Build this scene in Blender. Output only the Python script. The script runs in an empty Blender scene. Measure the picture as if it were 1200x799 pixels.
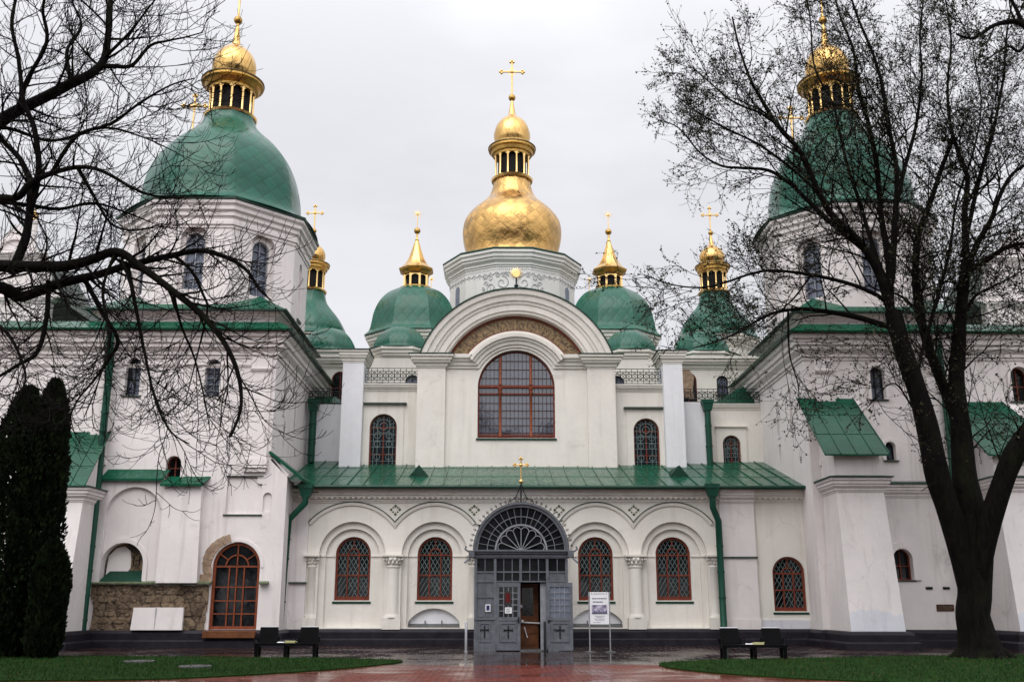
import bpy, math, random
from mathutils import Vector, Matrix
from mathutils.geometry import tessellate_polygon
R = math.radians
PI = math.pi
rnd = random.Random(7)
SC = bpy.context.scene
COL = SC.collection

# ------------------------------------------------------------------ camera
CAM = (-0.81, 0.0, 1.6); PITCH = R(14.7); YAW = R(0.8)
cd = bpy.data.cameras.new('camera'); cd.lens = 35.0; cd.sensor_width = 36.0; cd.clip_end = 2000
cam = bpy.data.objects.new('camera', cd); COL.objects.link(cam)
cam.location = CAM; cam.rotation_euler = (R(90) + PITCH, 0, -YAW)
SC.camera = cam

# ------------------------------------------------------------------ sky, sun, exposure
SUN_EL, SUN_AZ = R(52), R(205)
w = bpy.data.worlds.new('World'); SC.world = w; w.use_nodes = True
nt = w.node_tree; N = nt.nodes; Lk = nt.links
bg = N['Background']; bg.inputs['Strength'].default_value = 0.1
sky = N.new('ShaderNodeTexSky'); sky.sky_type = 'NISHITA'; sky.sun_disc = False
sky.sun_elevation = SUN_EL; sky.sun_rotation = SUN_AZ
tc = N.new('ShaderNodeTexCoord')
sep = N.new('ShaderNodeSeparateXYZ'); Lk.new(tc.outputs['Generated'], sep.inputs[0])
def mrange(v, a, b, c, d):
    m = N.new('ShaderNodeMapRange'); m.interpolation_type = 'SMOOTHSTEP'
    Lk.new(v, m.inputs[0])
    for i, q in enumerate((a, b, c, d)): m.inputs[i+1].default_value = q
    return m.outputs[0]
def wmath(op, a, b):
    m = N.new('ShaderNodeMath'); m.operation = op
    for i, q in enumerate((a, b)):
        if isinstance(q, (int, float)): m.inputs[i].default_value = q
        else: Lk.new(q, m.inputs[i])
    return m.outputs[0]
up_g = mrange(sep.outputs['Z'], 0.35, 1.0, 1.0, 2.0)          # overcast: the zenith is brighter than the horizon
back_g = mrange(sep.outputs['Y'], 0.45, -0.9, 1.0, 2.0)       # brighter sky added behind the camera to lift the west front
mp = N.new('ShaderNodeMapping'); mp.inputs['Scale'].default_value = (1.3, 1.3, 3.6); Lk.new(tc.outputs['Generated'], mp.inputs[0])
nz = N.new('ShaderNodeTexNoise'); nz.inputs['Scale'].default_value = 2.6; nz.inputs['Detail'].default_value = 6; nz.inputs['Roughness'].default_value = .55
Lk.new(mp.outputs[0], nz.inputs[0])
cl = mrange(nz.outputs['Fac'], 0.3, 0.72, 0.93, 1.05)
fac = wmath('MULTIPLY', wmath('MULTIPLY', up_g, back_g), cl)
vm = N.new('ShaderNodeVectorMath'); vm.operation = 'SCALE'; vm.inputs[0].default_value = (8.45, 8.45, 8.85); Lk.new(fac, vm.inputs['Scale'])
mx = N.new('ShaderNodeMix'); mx.data_type = 'RGBA'; mx.inputs[0].default_value = 0.95
Lk.new(sky.outputs[0], mx.inputs[6]); Lk.new(vm.outputs[0], mx.inputs[7]); Lk.new(mx.outputs[2], bg.inputs['Color'])
sd = bpy.data.lights.new('sun', 'SUN'); sd.energy = 1.5; sd.angle = R(50); sd.color = (1, .965, .92)
sun = bpy.data.objects.new('sun', sd); COL.objects.link(sun)
sdir = Vector((math.sin(SUN_AZ)*math.cos(SUN_EL), math.cos(SUN_AZ)*math.cos(SUN_EL), math.sin(SUN_EL)))
sun.rotation_euler = sdir.to_track_quat('Z', 'Y').to_euler(); sun.location = (0, -20, 40)
SC.view_settings.view_transform = 'Standard'; SC.view_settings.look = 'None'
SC.view_settings.exposure = 0.0; SC.view_settings.gamma = 1.0

# ------------------------------------------------------------------ materials
M = {}
class NT:
    def __init__(s, name):
        s.m = bpy.data.materials.new(name); s.m.use_nodes = True
        s.t = s.m.node_tree; s.b = s.t.nodes['Principled BSDF']; M[name] = s.m
    def n(s, typ, **kw):
        o = s.t.nodes.new('ShaderNode' + typ)
        for k, v in kw.items(): setattr(o, k, v)
        return o
    def l(s, a, b): s.t.links.new(a, b)
    def set(s, **kw):
        for k, v in kw.items(): s.b.inputs[k.replace('_', ' ')].default_value = v
        return s
    def math(s, op, a, b=0.0, clamp=False):
        m = s.n('Math', operation=op, use_clamp=clamp)
        for i, q in enumerate((a, b)):
            if isinstance(q, (int, float)): m.inputs[i].default_value = q
            else: s.l(q, m.inputs[i])
        return m.outputs[0]
    def coord(s, which='Object', scale=(1, 1, 1)):
        t = s.n('TexCoord'); mp = s.n('Mapping'); mp.inputs['Scale'].default_value = scale
        s.l(t.outputs[which], mp.inputs[0]); return mp.outputs[0]
    def noise(s, co, scale, detail=4, rough=.55, dist=0):
        o = s.n('TexNoise'); o.inputs['Scale'].default_value = scale; o.inputs['Detail'].default_value = detail
        o.inputs['Roughness'].default_value = rough; o.inputs['Distortion'].default_value = dist
        s.l(co, o.inputs['Vector']); return o.outputs['Fac']
    def rng(s, v, a, b, c=0.0, d=1.0):
        m = s.n('MapRange'); s.l(v, m.inputs[0])
        for i, q in enumerate((a, b, c, d)): m.inputs[i+1].default_value = q
        return m.outputs[0]
    def mix(s, f, a, b, blend='MIX'):
        m = s.n('Mix', data_type='RGBA', blend_type=blend)
        if isinstance(f, (int, float)): m.inputs[0].default_value = f
        else: s.l(f, m.inputs[0])
        for i, q in ((6, a), (7, b)):
            if isinstance(q, tuple): m.inputs[i].default_value = (*q, 1) if len(q) == 3 else q
            else: s.l(q, m.inputs[i])
        return m.outputs[2]
    def bump(s, h, strength=.3, dist=.02):
        b = s.n('Bump'); b.inputs['Strength'].default_value = strength; b.inputs['Distance'].default_value = dist
        s.l(h, b.inputs['Height']); s.l(b.outputs[0], s.b.inputs['Normal'])
    def col(s, c): s.l(c, s.b.inputs['Base Color'])

def plaster(name, c, stain, amount=.5):
    t = NT(name); co = t.coord()
    n1 = t.noise(co, .55, 5, .6); n2 = t.noise(co, 5, 5, .65)
    streak = t.noise(t.coord('Object', (2.2, 2.2, .16)), 1.6, 5, .6)
    blot = t.noise(co, .9, 7, .7, .6)
    c1 = t.mix(t.rng(n1, .32, .7), tuple(x*.90 for x in c), tuple(min(1, x*1.04) for x in c))
    c2 = t.mix(t.rng(streak, .53, .76, 0, amount*.8), c1, stain)
    c3 = t.mix(t.rng(blot, .60, .72, 0, amount*.6), c2, tuple(x*.78 for x in stain))
    wv = t.n('VectorMath', operation='ADD'); wn = t.n('TexNoise'); wn.inputs['Scale'].default_value = .8; wn.inputs['Detail'].default_value = 6; t.l(co, wn.inputs['Vector'])
    t.l(co, wv.inputs[0]); t.l(wn.outputs['Color'], wv.inputs[1])
    vo = t.n('TexVoronoi', feature='DISTANCE_TO_EDGE'); vo.inputs['Scale'].default_value = .42; t.l(wv.outputs[0], vo.inputs['Vector'])
    crack = t.math('MULTIPLY', t.rng(vo.outputs[0], .0, .006, 1, 0), t.rng(n1, .5, .62, 0, .28))
    c4 = t.mix(t.rng(n2, .35, .65, 0, .14), c3, tuple(x*.8 for x in c))
    t.col(t.mix(crack, c4, tuple(x*.35 for x in stain))); t.set(Roughness=.82, Specular_IOR_Level=.25)
    t.bump(t.math('ADD', t.math('MULTIPLY', n1, 1.8), n2), .34, .025)
plaster('plaster_cream', (.72, .685, .625), (.50, .46, .39), .6)
plaster('plaster_white', (.72, .675, .655), (.48, .43, .40), .85)
plaster('plaster_bluish', (.74, .74, .76), (.55, .55, .57), .5)  # bluish white tone for piers, outer bays and basement niches
plaster('plaster_drum', (.63, .62, .59), (.45, .44, .42), .4)
plaster('plaster_repair', (.62, .62, .66), (.45, .45, .5), .9)

def simple(name, c, rough=.5, metal=0.0, var=.25, scale=3, bump=0.0, spec=.2):
    t = NT(name); co = t.coord(); n = t.noise(co, scale, 5, .6)
    t.col(t.mix(t.rng(n, .3, .7), tuple(x*(1-var) for x in c), tuple(min(1, x*(1+var)) for x in c)))
    t.set(Roughness=rough, Metallic=metal, Specular_IOR_Level=spec)
    if bump: t.bump(t.noise(co, scale*6, 4), bump, .01)
    return t
def roofmetal(name, c, rough=.28):
    t = NT(name); co = t.coord(); n = t.noise(co, .8, 5, .65); n2 = t.noise(t.coord('Object', (3, .5, 3)), 2.5, 5, .6)
    a = t.mix(t.rng(n, .3, .7), tuple(x*.72 for x in c), tuple(x*1.2 for x in c))
    t.col(t.mix(t.rng(n2, .58, .72, 0, .45), a, (c[0]*2.2+.01, c[1]*1.35+.01, c[2]*1.5+.01)))
    t.l(t.rng(n2, .3, .7, rough*.7, rough*1.7), t.b.inputs['Roughness']); t.set(Specular_IOR_Level=.3)
    t.bump(n, .25, .03)
roofmetal('green_roof', (.004, .066, .034), .2)
roofmetal('green_dark', (.003, .036, .02), .35)
roofmetal('green_pipe', (.005, .055, .034), .35)
def tiles(name, c, seam, rough, metal, nu, nv, var, seamw=.09, pillow=.6, dents=.25):
    """diamond sheet-metal shingles laid out in the UVs of a lathed dome"""
    t = NT(name); uv = t.n('TexCoord').outputs['UV']; sx = t.n('SeparateXYZ'); t.l(uv, sx.inputs[0])
    u = t.math('MULTIPLY', sx.outputs[0], nu); v = t.math('MULTIPLY', sx.outputs[1], nv)
    p = t.math('ADD', u, v); q = t.math('SUBTRACT', u, v)
    def edge(x):
        f = t.math('FRACT', x); return t.math('MINIMUM', f, t.math('SUBTRACT', 1.0, f))
    e = t.math('MINIMUM', edge(p), edge(q))
    s = t.rng(e, 0, seamw, 1, 0)
    cb = t.n('CombineXYZ'); t.l(t.math('FLOOR', p), cb.inputs[0]); t.l(t.math('FLOOR', q), cb.inputs[1])
    wn = t.n('TexWhiteNoise', noise_dimensions='2D'); t.l(cb.outputs[0], wn.inputs['Vector'])
    co = t.coord(); n = t.noise(co, .7, 5, .6)
    base = t.mix(wn.outputs['Value'], tuple(x*(1-var) for x in c), tuple(min(1, x*(1+var)) for x in c))
    base = t.mix(t.rng(n, .45, .75, 0, .4), base, tuple(x*.7 for x in c))
    t.col(t.mix(t.math('MULTIPLY', s, .75), base, seam))
    t.l(t.rng(wn.outputs['Value'], 0, 1, rough*.75, rough*1.35), t.b.inputs['Roughness'])
    t.set(Metallic=metal, Specular_IOR_Level=.32)
    h = t.math('ADD', t.math('MULTIPLY', t.rng(e, 0, .3), pillow), t.math('MULTIPLY', t.noise(co, 1.6, 3), dents*6))
    t.bump(h, .35, .03)
tiles('dome_green', (.009, .088, .055), (.003, .03, .019), .26, 0, 26, 1.35, .14, .045, .6)
tiles('dome_gold', (.56, .345, .125), (.24, .12, .035), .33, 1, 30, 1.7, .26, .04, .25, 1.1)
tiles('gold_smooth', (.66, .42, .15), (.35, .16, .04), .22, 1, 12, .8, .06, .05, .3, .1)
simple('gold', (.74, .50, .20), .24, 1, .12, 4)
simple('gold_old', (.42, .25, .07), .38, 1, .3, 5)
simple('gold_rim', (.10, .065, .03), .4, .6, .3, 5)
simple('frame_red', (.15, .034, .019), .5, 0, .3, 6)
simple('bar_brown', (.065, .02, .013), .5, 0, .3, 6)
simple('frame_orange', (.185, .048, .021), .5, 0, .3, 8)
simple('lattice', (.17, .22, .215), .45, .3, .3, 6)
simple('iron_black', (.02, .022, .024), .4, .5, .3, 6)
simple('iron_grey', (.12, .128, .145), .38, .15, .22, 5, .1)
simple('iron_light', (.24, .25, .27), .4, .2, .2, 5)
simple('stucco_grey', (.42, .42, .42), .7, 0, .3, 5)
simple('bar_grey', (.20, .21, .24), .45, .3, .2, 5)
simple('plinth_stone', (.016, .014, .019), .45, 0, .4, 3, .25, .14)
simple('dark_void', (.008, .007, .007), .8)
simple('flash_dark', (.05, .07, .055), .5, .2, .3, 4)
simple('wood_brown', (.13, .048, .02), .45, 0, .35, 4)
simple('white_paint', (.72, .72, .73), .5, 0, .05, 3)
simple('steel', (.42, .42, .44), .3, .8, .15, 5)
simple('black_seat', (.003, .003, .0035), .5, 0, .3, 5, 0, .05)
simple('black_metal', (.003, .003, .0035), .45, 0, .3, 5, 0, .06)
simple('cream_plastic', (.42, .40, .20), .4, 0, .1, 5)
simple('grey_plate', (.11, .11, .11), .45, .3, .3, 8)
simple('red_print', (.085, .008, .008), .4, 0, .4, 20)
simple('blue_print', (.02, .03, .09), .4, 0, .4, 20)
simple('ink', (.10, .10, .16), .6)
simple('skin', (.45, .27, .2), .5)
simple('coping', (.11, .13, .075), .7, 0, .4, 6)
simple('dead_leaf', (.085, .05, .02), .7, 0, .6, 9, 0, .1)
simple('leaf', (.022, .024, .007), .6, 0, .5, 3)
def glass(name, c, rough=.06, dirt=.2, spec=.4):
    t = NT(name); co = t.coord(); n = t.noise(co, 2.2, 4)
    cell = t.n('TexVoronoi'); cell.inputs['Scale'].default_value = 4; t.l(co, cell.inputs['Vector'])
    t.col(t.mix(t.rng(n, .4, .75, 0, dirt), c, tuple(x*3+.02 for x in c)))
    t.l(t.rng(n, .3, .7, rough*.6, rough*2), t.b.inputs['Roughness']); t.set(Specular_IOR_Level=spec)
    t.bump(t.noise(co, 1.7, 2), .12, .03)
glass('pane_dark', (.003, .0035, .005), .06, .1, .3)
glass('pane_blue', (.09, .105, .14), .1, .35)
glass('pane_teal', (.008, .013, .018), .12, .2, .35)
glass('pane_porch', (.006, .0065, .008), .1, .2, .22)
glass('pane_big', (.05, .062, .085), .05, .25, 1.0)
# exposed medieval masonry: thin plinth brick, thick pinkish mortar, rough stone
t = NT('masonry'); co = t.coord('Object', (1, 1, 1)); sx = t.n('SeparateXYZ'); t.l(co, sx.inputs[0])
cb = t.n('CombineXYZ'); t.l(sx.outputs[0], cb.inputs[0]); t.l(sx.outputs[2], cb.inputs[1])
co2 = t.coord('Object', (1, 1, 1)); wob = t.n('TexNoise'); wob.inputs['Scale'].default_value = 1.6; wob.inputs['Detail'].default_value = 5; t.l(co2, wob.inputs['Vector'])
wa = t.n('VectorMath', operation='SCALE'); wa.inputs['Scale'].default_value = .55; t.l(wob.outputs['Color'], wa.inputs[0])
wv = t.n('VectorMath', operation='ADD'); t.l(co2, wv.inputs[0]); t.l(wa.outputs[0], wv.inputs[1])
vo = t.n('TexVoronoi', feature='DISTANCE_TO_EDGE'); vo.inputs['Scale'].default_value = 2.4; t.l(wv.outputs[0], vo.inputs['Vector'])
vc = t.n('TexVoronoi'); vc.inputs['Scale'].default_value = 2.4; t.l(wv.outputs[0], vc.inputs['Vector'])
wn = t.n('TexWhiteNoise', noise_dimensions='3D'); t.l(vc.outputs['Position'], wn.inputs['Vector'])
nn = t.noise(co2, 4.5, 9, .78); big = t.noise(co2, .9, 5, .6)
st = t.mix(wn.outputs['Value'], (.09, .062, .042), (.25, .18, .12)); st = t.mix(t.rng(big, .4, .62, 0, .8), st, (.23, .17, .115))
mm = t.mix(t.rng(vo.outputs[0], .01, .05, .8, 0), st, (.028, .02, .015)); t.col(t.mix(t.rng(nn, .47, .62, 0, .8), mm, (.03, .021, .015)))
t.set(Roughness=.85, Specular_IOR_Level=.15); t.bump(t.math('ADD', nn, t.math('MINIMUM', vo.outputs[0], .08)), .8, .05)
t = NT('old_brick'); n = t.noise(t.coord(), 5, 6, .7); t.col(t.mix(t.rng(n, .35, .65), (.19, .115, .07), (.36, .26, .18))); t.set(Roughness=.85); t.bump(n, .5, .03)
# fresco remnant in the niche
t = NT('fresco'); n = t.noise(t.coord(), 2.6, 7, .7, .8); t.col(t.mix(t.rng(n, .42, .6), (.035, .024, .018), (.23, .15, .075))); t.set(Roughness=.8)
# mosaic lunette band, gold smalti with dark figures (uv: angle, radius)
t = NT('mosaic'); uv = t.n('TexCoord').outputs['UV']; mp = t.n('Mapping'); mp.inputs['Scale'].default_value = (70, 5, 1); t.l(uv, mp.inputs[0])
n1 = t.noise(mp.outputs[0], 1.0, 6, .7); n2 = t.noise(t.coord(), 14, 4)
vo = t.n('TexVoronoi'); vo.inputs['Scale'].default_value = 40; t.l(t.coord(), vo.inputs['Vector'])
a = t.mix(t.rng(n1, .42, .56), (.035, .02, .010), (.25, .165, .075)); t.col(t.mix(t.rng(n2, .48, .62, 0, .5), a, (.15, .085, .03)))
t.set(Roughness=.42, Metallic=.25); t.bump(vo.outputs['Distance'], .4, .01)
# paving
def paving(name, c1, c2, mortar, bw, rh, ms, rough, rot=0, wet=(.42, .62), off=.5, spec=.28):
    t = NT(name); tcn = t.n('TexCoord'); mp = t.n('Mapping'); mp.inputs['Rotation'].default_value = (0, 0, rot); t.l(tcn.outputs['Object'], mp.inputs[0])
    br = t.n('TexBrick'); t.l(mp.outputs[0], br.inputs['Vector']); br.inputs['Scale'].default_value = 1; br.offset = off
    br.inputs['Brick Width'].default_value = bw; br.inputs['Row Height'].default_value = rh; br.inputs['Mortar Size'].default_value = ms; br.inputs['Bias'].default_value = 0
    for k, c in (('Color1', c1), ('Color2', c2), ('Mortar', mortar)): br.inputs[k].default_value = (*c, 1)
    co = t.coord(); n = t.noise(co, .42, 5, .6, .5); f = t.noise(co, 9, 5, .7)
    t.col(t.mix(t.rng(f, .4, .7, 0, .5), br.outputs['Color'], tuple(x*.55 for x in c1)))
    rr = t.rng(n, wet[0], wet[1], rough[0], rough[1])
    t.l(t.math('ADD', rr, t.rng(br.outputs['Fac'], 0, 1, 0, .2)), t.b.inputs['Roughness'])
    h = t.math('ADD', t.math('MULTIPLY', br.outputs['Fac'], -1.0), t.math('MULTIPLY', f, .35))
    bs = t.n('Bump'); bs.inputs['Distance'].default_value = .006; t.l(t.rng(n, wet[0], wet[1], .06, .5), bs.inputs['Strength'])
    t.l(h, bs.inputs['Height']); t.l(bs.outputs[0], t.b.inputs['Normal']); t.set(Specular_IOR_Level=spec)
paving('apron_slabs', (.040, .019, .016), (.020, .012, .012), (.006, .0045, .0045), .62, .62, .018, (.04, .26), R(0))
paving('red_brick', (.20, .034, .020), (.115, .022, .014), (.014, .008, .006), .21, .105, .011, (.06, .42), R(45), spec=.14)
t = NT('lawn_soil'); n = t.noise(t.coord(), 4, 6, .7); t.col(t.mix(t.rng(n, .35, .65), (.006, .020, .004), (.013, .036, .006))); t.set(Roughness=.9, Specular_IOR_Level=.05)
t = NT('grass_blade'); n = t.noise(t.coord(), 1.0, 7, .7); n2 = t.noise(t.coord(), .45, 5, .7); t.col(t.mix(t.rng(n2, .56, .7, 0, .55), t.mix(t.rng(n, .35, .65), (.008, .030, .006), (.026, .062, .012)), (.038, .044, .012))); t.set(Roughness=.7, Specular_IOR_Level=.08)
t = NT('earth'); n = t.noise(t.coord(), .3, 6, .7); t.col(t.mix(n, (.05, .04, .035), (.09, .08, .07))); t.set(Roughness=.6)
# bark
t = NT('bark'); co = t.coord('Object', (5, 5, 1.1)); n = t.noise(co, 2.2, 8, .72, .5); n2 = t.noise(t.coord(), 1.4, 4)
a = t.mix(t.rng(n, .35, .7), (.0015, .0013, .0012), (.010, .008, .007)); t.col(t.mix(t.rng(n2, .5, .68, 0, .55), a, (.011, .013, .005)))
t.set(Roughness=.8, Specular_IOR_Level=.06); t.bump(n, 1.0, .08)
simple('bark_twig', (.006, .005, .0045), .8, 0, .35, 2, 0, .05)
t = NT('thuja'); n = t.noise(t.coord(), 2.4, 5, .6); t.col(t.mix(t.rng(n, .35, .65), (.003, .0055, .0025), (.011, .018, .006))); t.set(Roughness=.8, Specular_IOR_Level=.05)
# event print: pale top, small violet church picture
t = NT('picture'); n = t.noise(t.coord('Object', (9, 9, 6)), 1.6, 5, .7); t.col(t.mix(t.rng(n, .4, .62), (.05, .04, .10), (.55, .50, .62))); t.set(Roughness=.35)

# ------------------------------------------------------------------ mesh helpers
class MB:
    def __init__(s): s.v = []; s.f = []; s.uv = []
    def face(s, idx, uv=None): s.f.append(tuple(idx)); s.uv.append(uv)
    def box(s, x0, x1, y0, y1, z0, z1):
        b = len(s.v)
        s.v += [(x0,y0,z0),(x1,y0,z0),(x1,y1,z0),(x0,y1,z0),(x0,y0,z1),(x1,y0,z1),(x1,y1,z1),(x0,y1,z1)]
        for q in ((0,3,2,1),(4,5,6,7),(0,1,5,4),(1,2,6,5),(2,3,7,6),(3,0,4,7)): s.face([b+i for i in q])
        return s
    def poly(s, pts):
        b = len(s.v); s.v += [tuple(p) for p in pts]; s.face(range(b, b+len(pts))); return s
    def hexa(s, bottom, top):
        """two quads (4 points each, same order) joined into a solid"""
        b = len(s.v); n = len(bottom); s.v += [tuple(p) for p in bottom] + [tuple(p) for p in top]
        s.face([b+i for i in reversed(range(n))]); s.face([b+n+i for i in range(n)])
        for i in range(n): j = (i+1) % n; s.face((b+i, b+j, b+n+j, b+n+i))
        return s
    def panel(s, outer, holes, y0, t):
        """flat wall in XZ with real openings; front at y0, thickness t"""
        loops = [outer] + list(holes); flat = [p for l in loops for p in l]
        tri = tessellate_polygon([[Vector((p[0], p[1], 0)) for p in l] for l in loops])
        b = len(s.v); n = len(flat)
        s.v += [(p[0], y0, p[1]) for p in flat] + [(p[0], y0+t, p[1]) for p in flat]
        for a, c, d in tri:
            s.face((b+a, b+c, b+d)); s.face((b+n+d, b+n+c, b+n+a))
        o = 0
        for l in loops:
            m = len(l)
            for i in range(m):
                j = (i+1) % m; s.face((b+o+i, b+o+j, b+n+o+j, b+n+o+i))
            o += m
        return s
    def ring(s, cx, cz, r0, r1, a0, a1, y0, y1, n=40):
        """arc-shaped bar in XZ (angles in radians)"""
        b = len(s.v); closed = abs(a1-a0) > 6.28
        for i in range(n+1):
            a = a0 + (a1-a0)*i/n; c, q = math.cos(a), math.sin(a)
            s.v += [(cx+c*r0, y0, cz+q*r0), (cx+c*r1, y0, cz+q*r1), (cx+c*r1, y1, cz+q*r1), (cx+c*r0, y1, cz+q*r0)]
            if i:
                k = b+4*i
                for e in range(4):
                    g = (e+1) % 4
                    u0, u1 = (i-1)/n, i/n
                    s.face((k-4+e, k-4+g, k+g, k+e), [(u0, e % 3 > 0), (u0, g % 3 > 0), (u1, g % 3 > 0), (u1, e % 3 > 0)])
        if not closed:
            s.face((b, b+3, b+2, b+1)); k = b+4*n; s.face((k, k+1, k+2, k+3))
        return s
    def sweep(s, path, prof, normal, closed=False):
        """profile (a = offset in the plane of the path, b = along normal) along a planar path with mitred corners"""
        nrm = Vector(normal); P = [Vector(p) for p in path]; m = len(P); b = len(s.v); k = len(prof)
        for i in range(m):
            d0 = (P[i]-P[i-1]).normalized() if (i or closed) else None
            d1 = (P[(i+1) % m]-P[i]).normalized() if (i < m-1 or closed) else None
            d0 = d0 or d1; d1 = d1 or d0
            n0 = d0.cross(nrm); n1 = d1.cross(nrm); mt = (n0+n1)
            mt = mt.normalized() if mt.length > 1e-6 else n0
            mt /= max(.35, mt.dot(n0))
            for a, c in prof: s.v.append(tuple(P[i] + mt*a + nrm*c))
        for i in range(m if closed else m-1):
            j = (i+1) % m
            for e in range(k-1):
                s.face((b+i*k+e, b+i*k+e+1, b+j*k+e+1, b+j*k+e))
            s.face((b+i*k+k-1, b+i*k, b+j*k, b+j*k+k-1))
        if not closed:
            s.face([b+e for e in reversed(range(k))]); s.face([b+(m-1)*k+e for e in range(k)])
        return s
    def lathe(s, prof, n=48, cx=0, cy=0, facets=0, mixf=0.0, phase=0.0, cap=True):
        """revolve (r, z); facets>0 flattens the round plan towards a regular polygon"""
        b = len(s.v); L = 0; vs = [0]
        for i in range(1, len(prof)):
            L += math.hypot(prof[i][0]-prof[i-1][0], prof[i][1]-prof[i-1][1]); vs.append(L)
        for (r, z) in prof:
            for k in range(n):
                a = phase + 2*PI*k/n; q = 1.0
                if facets:
                    h = PI/facets; am = ((a-phase) % (2*h)) - h; q = (1-mixf) + mixf*math.cos(h)/math.cos(am)
                s.v.append((cx + r*q*math.cos(a), cy + r*q*math.sin(a), z))
        for i in range(len(prof)-1):
            for k in range(n):
                j = (k+1) % n; u0, u1 = k/n, (k+1)/n
                s.face((b+i*n+k, b+i*n+j, b+(i+1)*n+j, b+(i+1)*n+k), [(u0, vs[i]), (u1, vs[i]), (u1, vs[i+1]), (u0, vs[i+1])])
        if cap:
            s.face([b+k for k in reversed(range(n))]); e = b+(len(prof)-1)*n; s.face([e+k for k in range(n)])
        return s
    def tube(s, pts, rad, n=6, cap=True):
        pts = [Vector(p) for p in pts]; m = len(pts); b = len(s.v)
        if isinstance(rad, (int, float)): rad = [rad]*m
        u = None
        for i in range(m):
            d = (pts[min(i+1, m-1)]-pts[max(i-1, 0)])
            if d.length < 1e-9: d = Vector((0, 0, 1))
            d.normalize()
            if u is None:
                u = d.orthogonal().normalized()
            else:
                u = (u - d*u.dot(d)); u = u.normalized() if u.length > 1e-6 else d.orthogonal().normalized()
            v = d.cross(u)
            for k in range(n):
                a = 2*PI*k/n; s.v.append(tuple(pts[i] + (u*math.cos(a)+v*math.sin(a))*rad[i]))
        for i in range(m-1):
            for k in range(n):
                j = (k+1) % n; s.face((b+i*n+k, b+i*n+j, b+(i+1)*n+j, b+(i+1)*n+k))
        if cap:
            s.face([b+k for k in reversed(range(n))]); s.face([b+(m-1)*n+k for k in range(n)])
        return s
    def bar(s, p, q, y0, y1, wd):
        """flat strip in XZ from p to q"""
        dx, dz = q[0]-p[0], q[1]-p[1]; L = math.hypot(dx, dz)
        if L < 1e-5: return s
        nx, nz = -dz/L*wd/2, dx/L*wd/2
        c = [(p[0]+nx, p[1]+nz), (p[0]-nx, p[1]-nz), (q[0]-nx, q[1]-nz), (q[0]+nx, q[1]+nz)]
        return s.hexa([(x, y0, z) for x, z in c], [(x, y1, z) for x, z in c])
    def ball(s, c, r, n=12, sz=1.0):
        pr = [(max(1e-3, r*math.sin(PI*i/8)), c[2]-r*sz*math.cos(PI*i/8)) for i in range(9)]
        return s.lathe(pr, n, c[0], c[1])
    def build(s, name, mat, parent=None, smooth=None, xf=None, bev=0.0, fixn=True):
        me = bpy.data.meshes.new(name)
        vs = s.v if xf is None else [tuple(xf @ Vector(p)) for p in s.v]
        me.from_pydata(vs, [], s.f); me.update()
        if any(u is not None for u in s.uv):
            lay = me.uv_layers.new(name='uv'); li = 0
            for f, u in zip(s.f, s.uv):
                for k in range(len(f)):
                    lay.data[li].uv = u[k] if u else (0, 0)
                    li += 1
        if fixn:
            import bmesh
            bm = bmesh.new(); bm.from_mesh(me); bmesh.ops.recalc_face_normals(bm, faces=bm.faces); bm.to_mesh(me); bm.free()
        me.materials.append(M[mat])
        o = bpy.data.objects.new(name, me); COL.objects.link(o)
        if smooth is not None:
            me.shade_smooth(); me.set_sharp_from_angle(angle=R(smooth))
        if bev:
            md = o.modifiers.new('bevel', 'BEVEL'); md.width = bev; md.segments = 2; md.limit_method = 'ANGLE'
        if parent is not None: attach(o, parent)
        return o
def world_loc(o):
    v = Vector(o.location)
    return v
def attach(o, parent):
    """keep the child's world position (parents here are only ever translated)"""
    o.parent = parent
    q = Vector((0, 0, 0)); p = parent
    while p is not None:
        q += p.location; p = p.parent
    if parent.type == 'EMPTY': o.matrix_parent_inverse = Matrix.Translation(-q)
def thing(name, label, cat, loc=(0, 0, 0), group=None):
    o = bpy.data.objects.new(name, None); COL.objects.link(o); o.location = loc; o.empty_display_size = .3
    o['label'] = label; o['category'] = cat
    if group: o['group'] = group
    return o
def tag(o, label=None, cat=None, group=None, kind=None):
    for k, v in (('label', label), ('category', cat), ('group', group), ('kind', kind)):
        if v: o[k] = v
    return o
def at(px, py, Y):
    """photo pixel and true distance -> world point"""
    a = (px-600)/1166.7; b = (399.5-py)/1166.7; cp, sp, cy, sy = math.cos(PITCH), math.sin(PITCH), math.cos(YAW), math.sin(YAW)
    d = (sy*cp + a*cy - b*sy*sp, cy*cp - a*sy - b*cy*sp, sp + b*cp); k = Y/d[1]
    return Vector((CAM[0]+k*d[0], Y, CAM[2]+k*d[2]))

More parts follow.
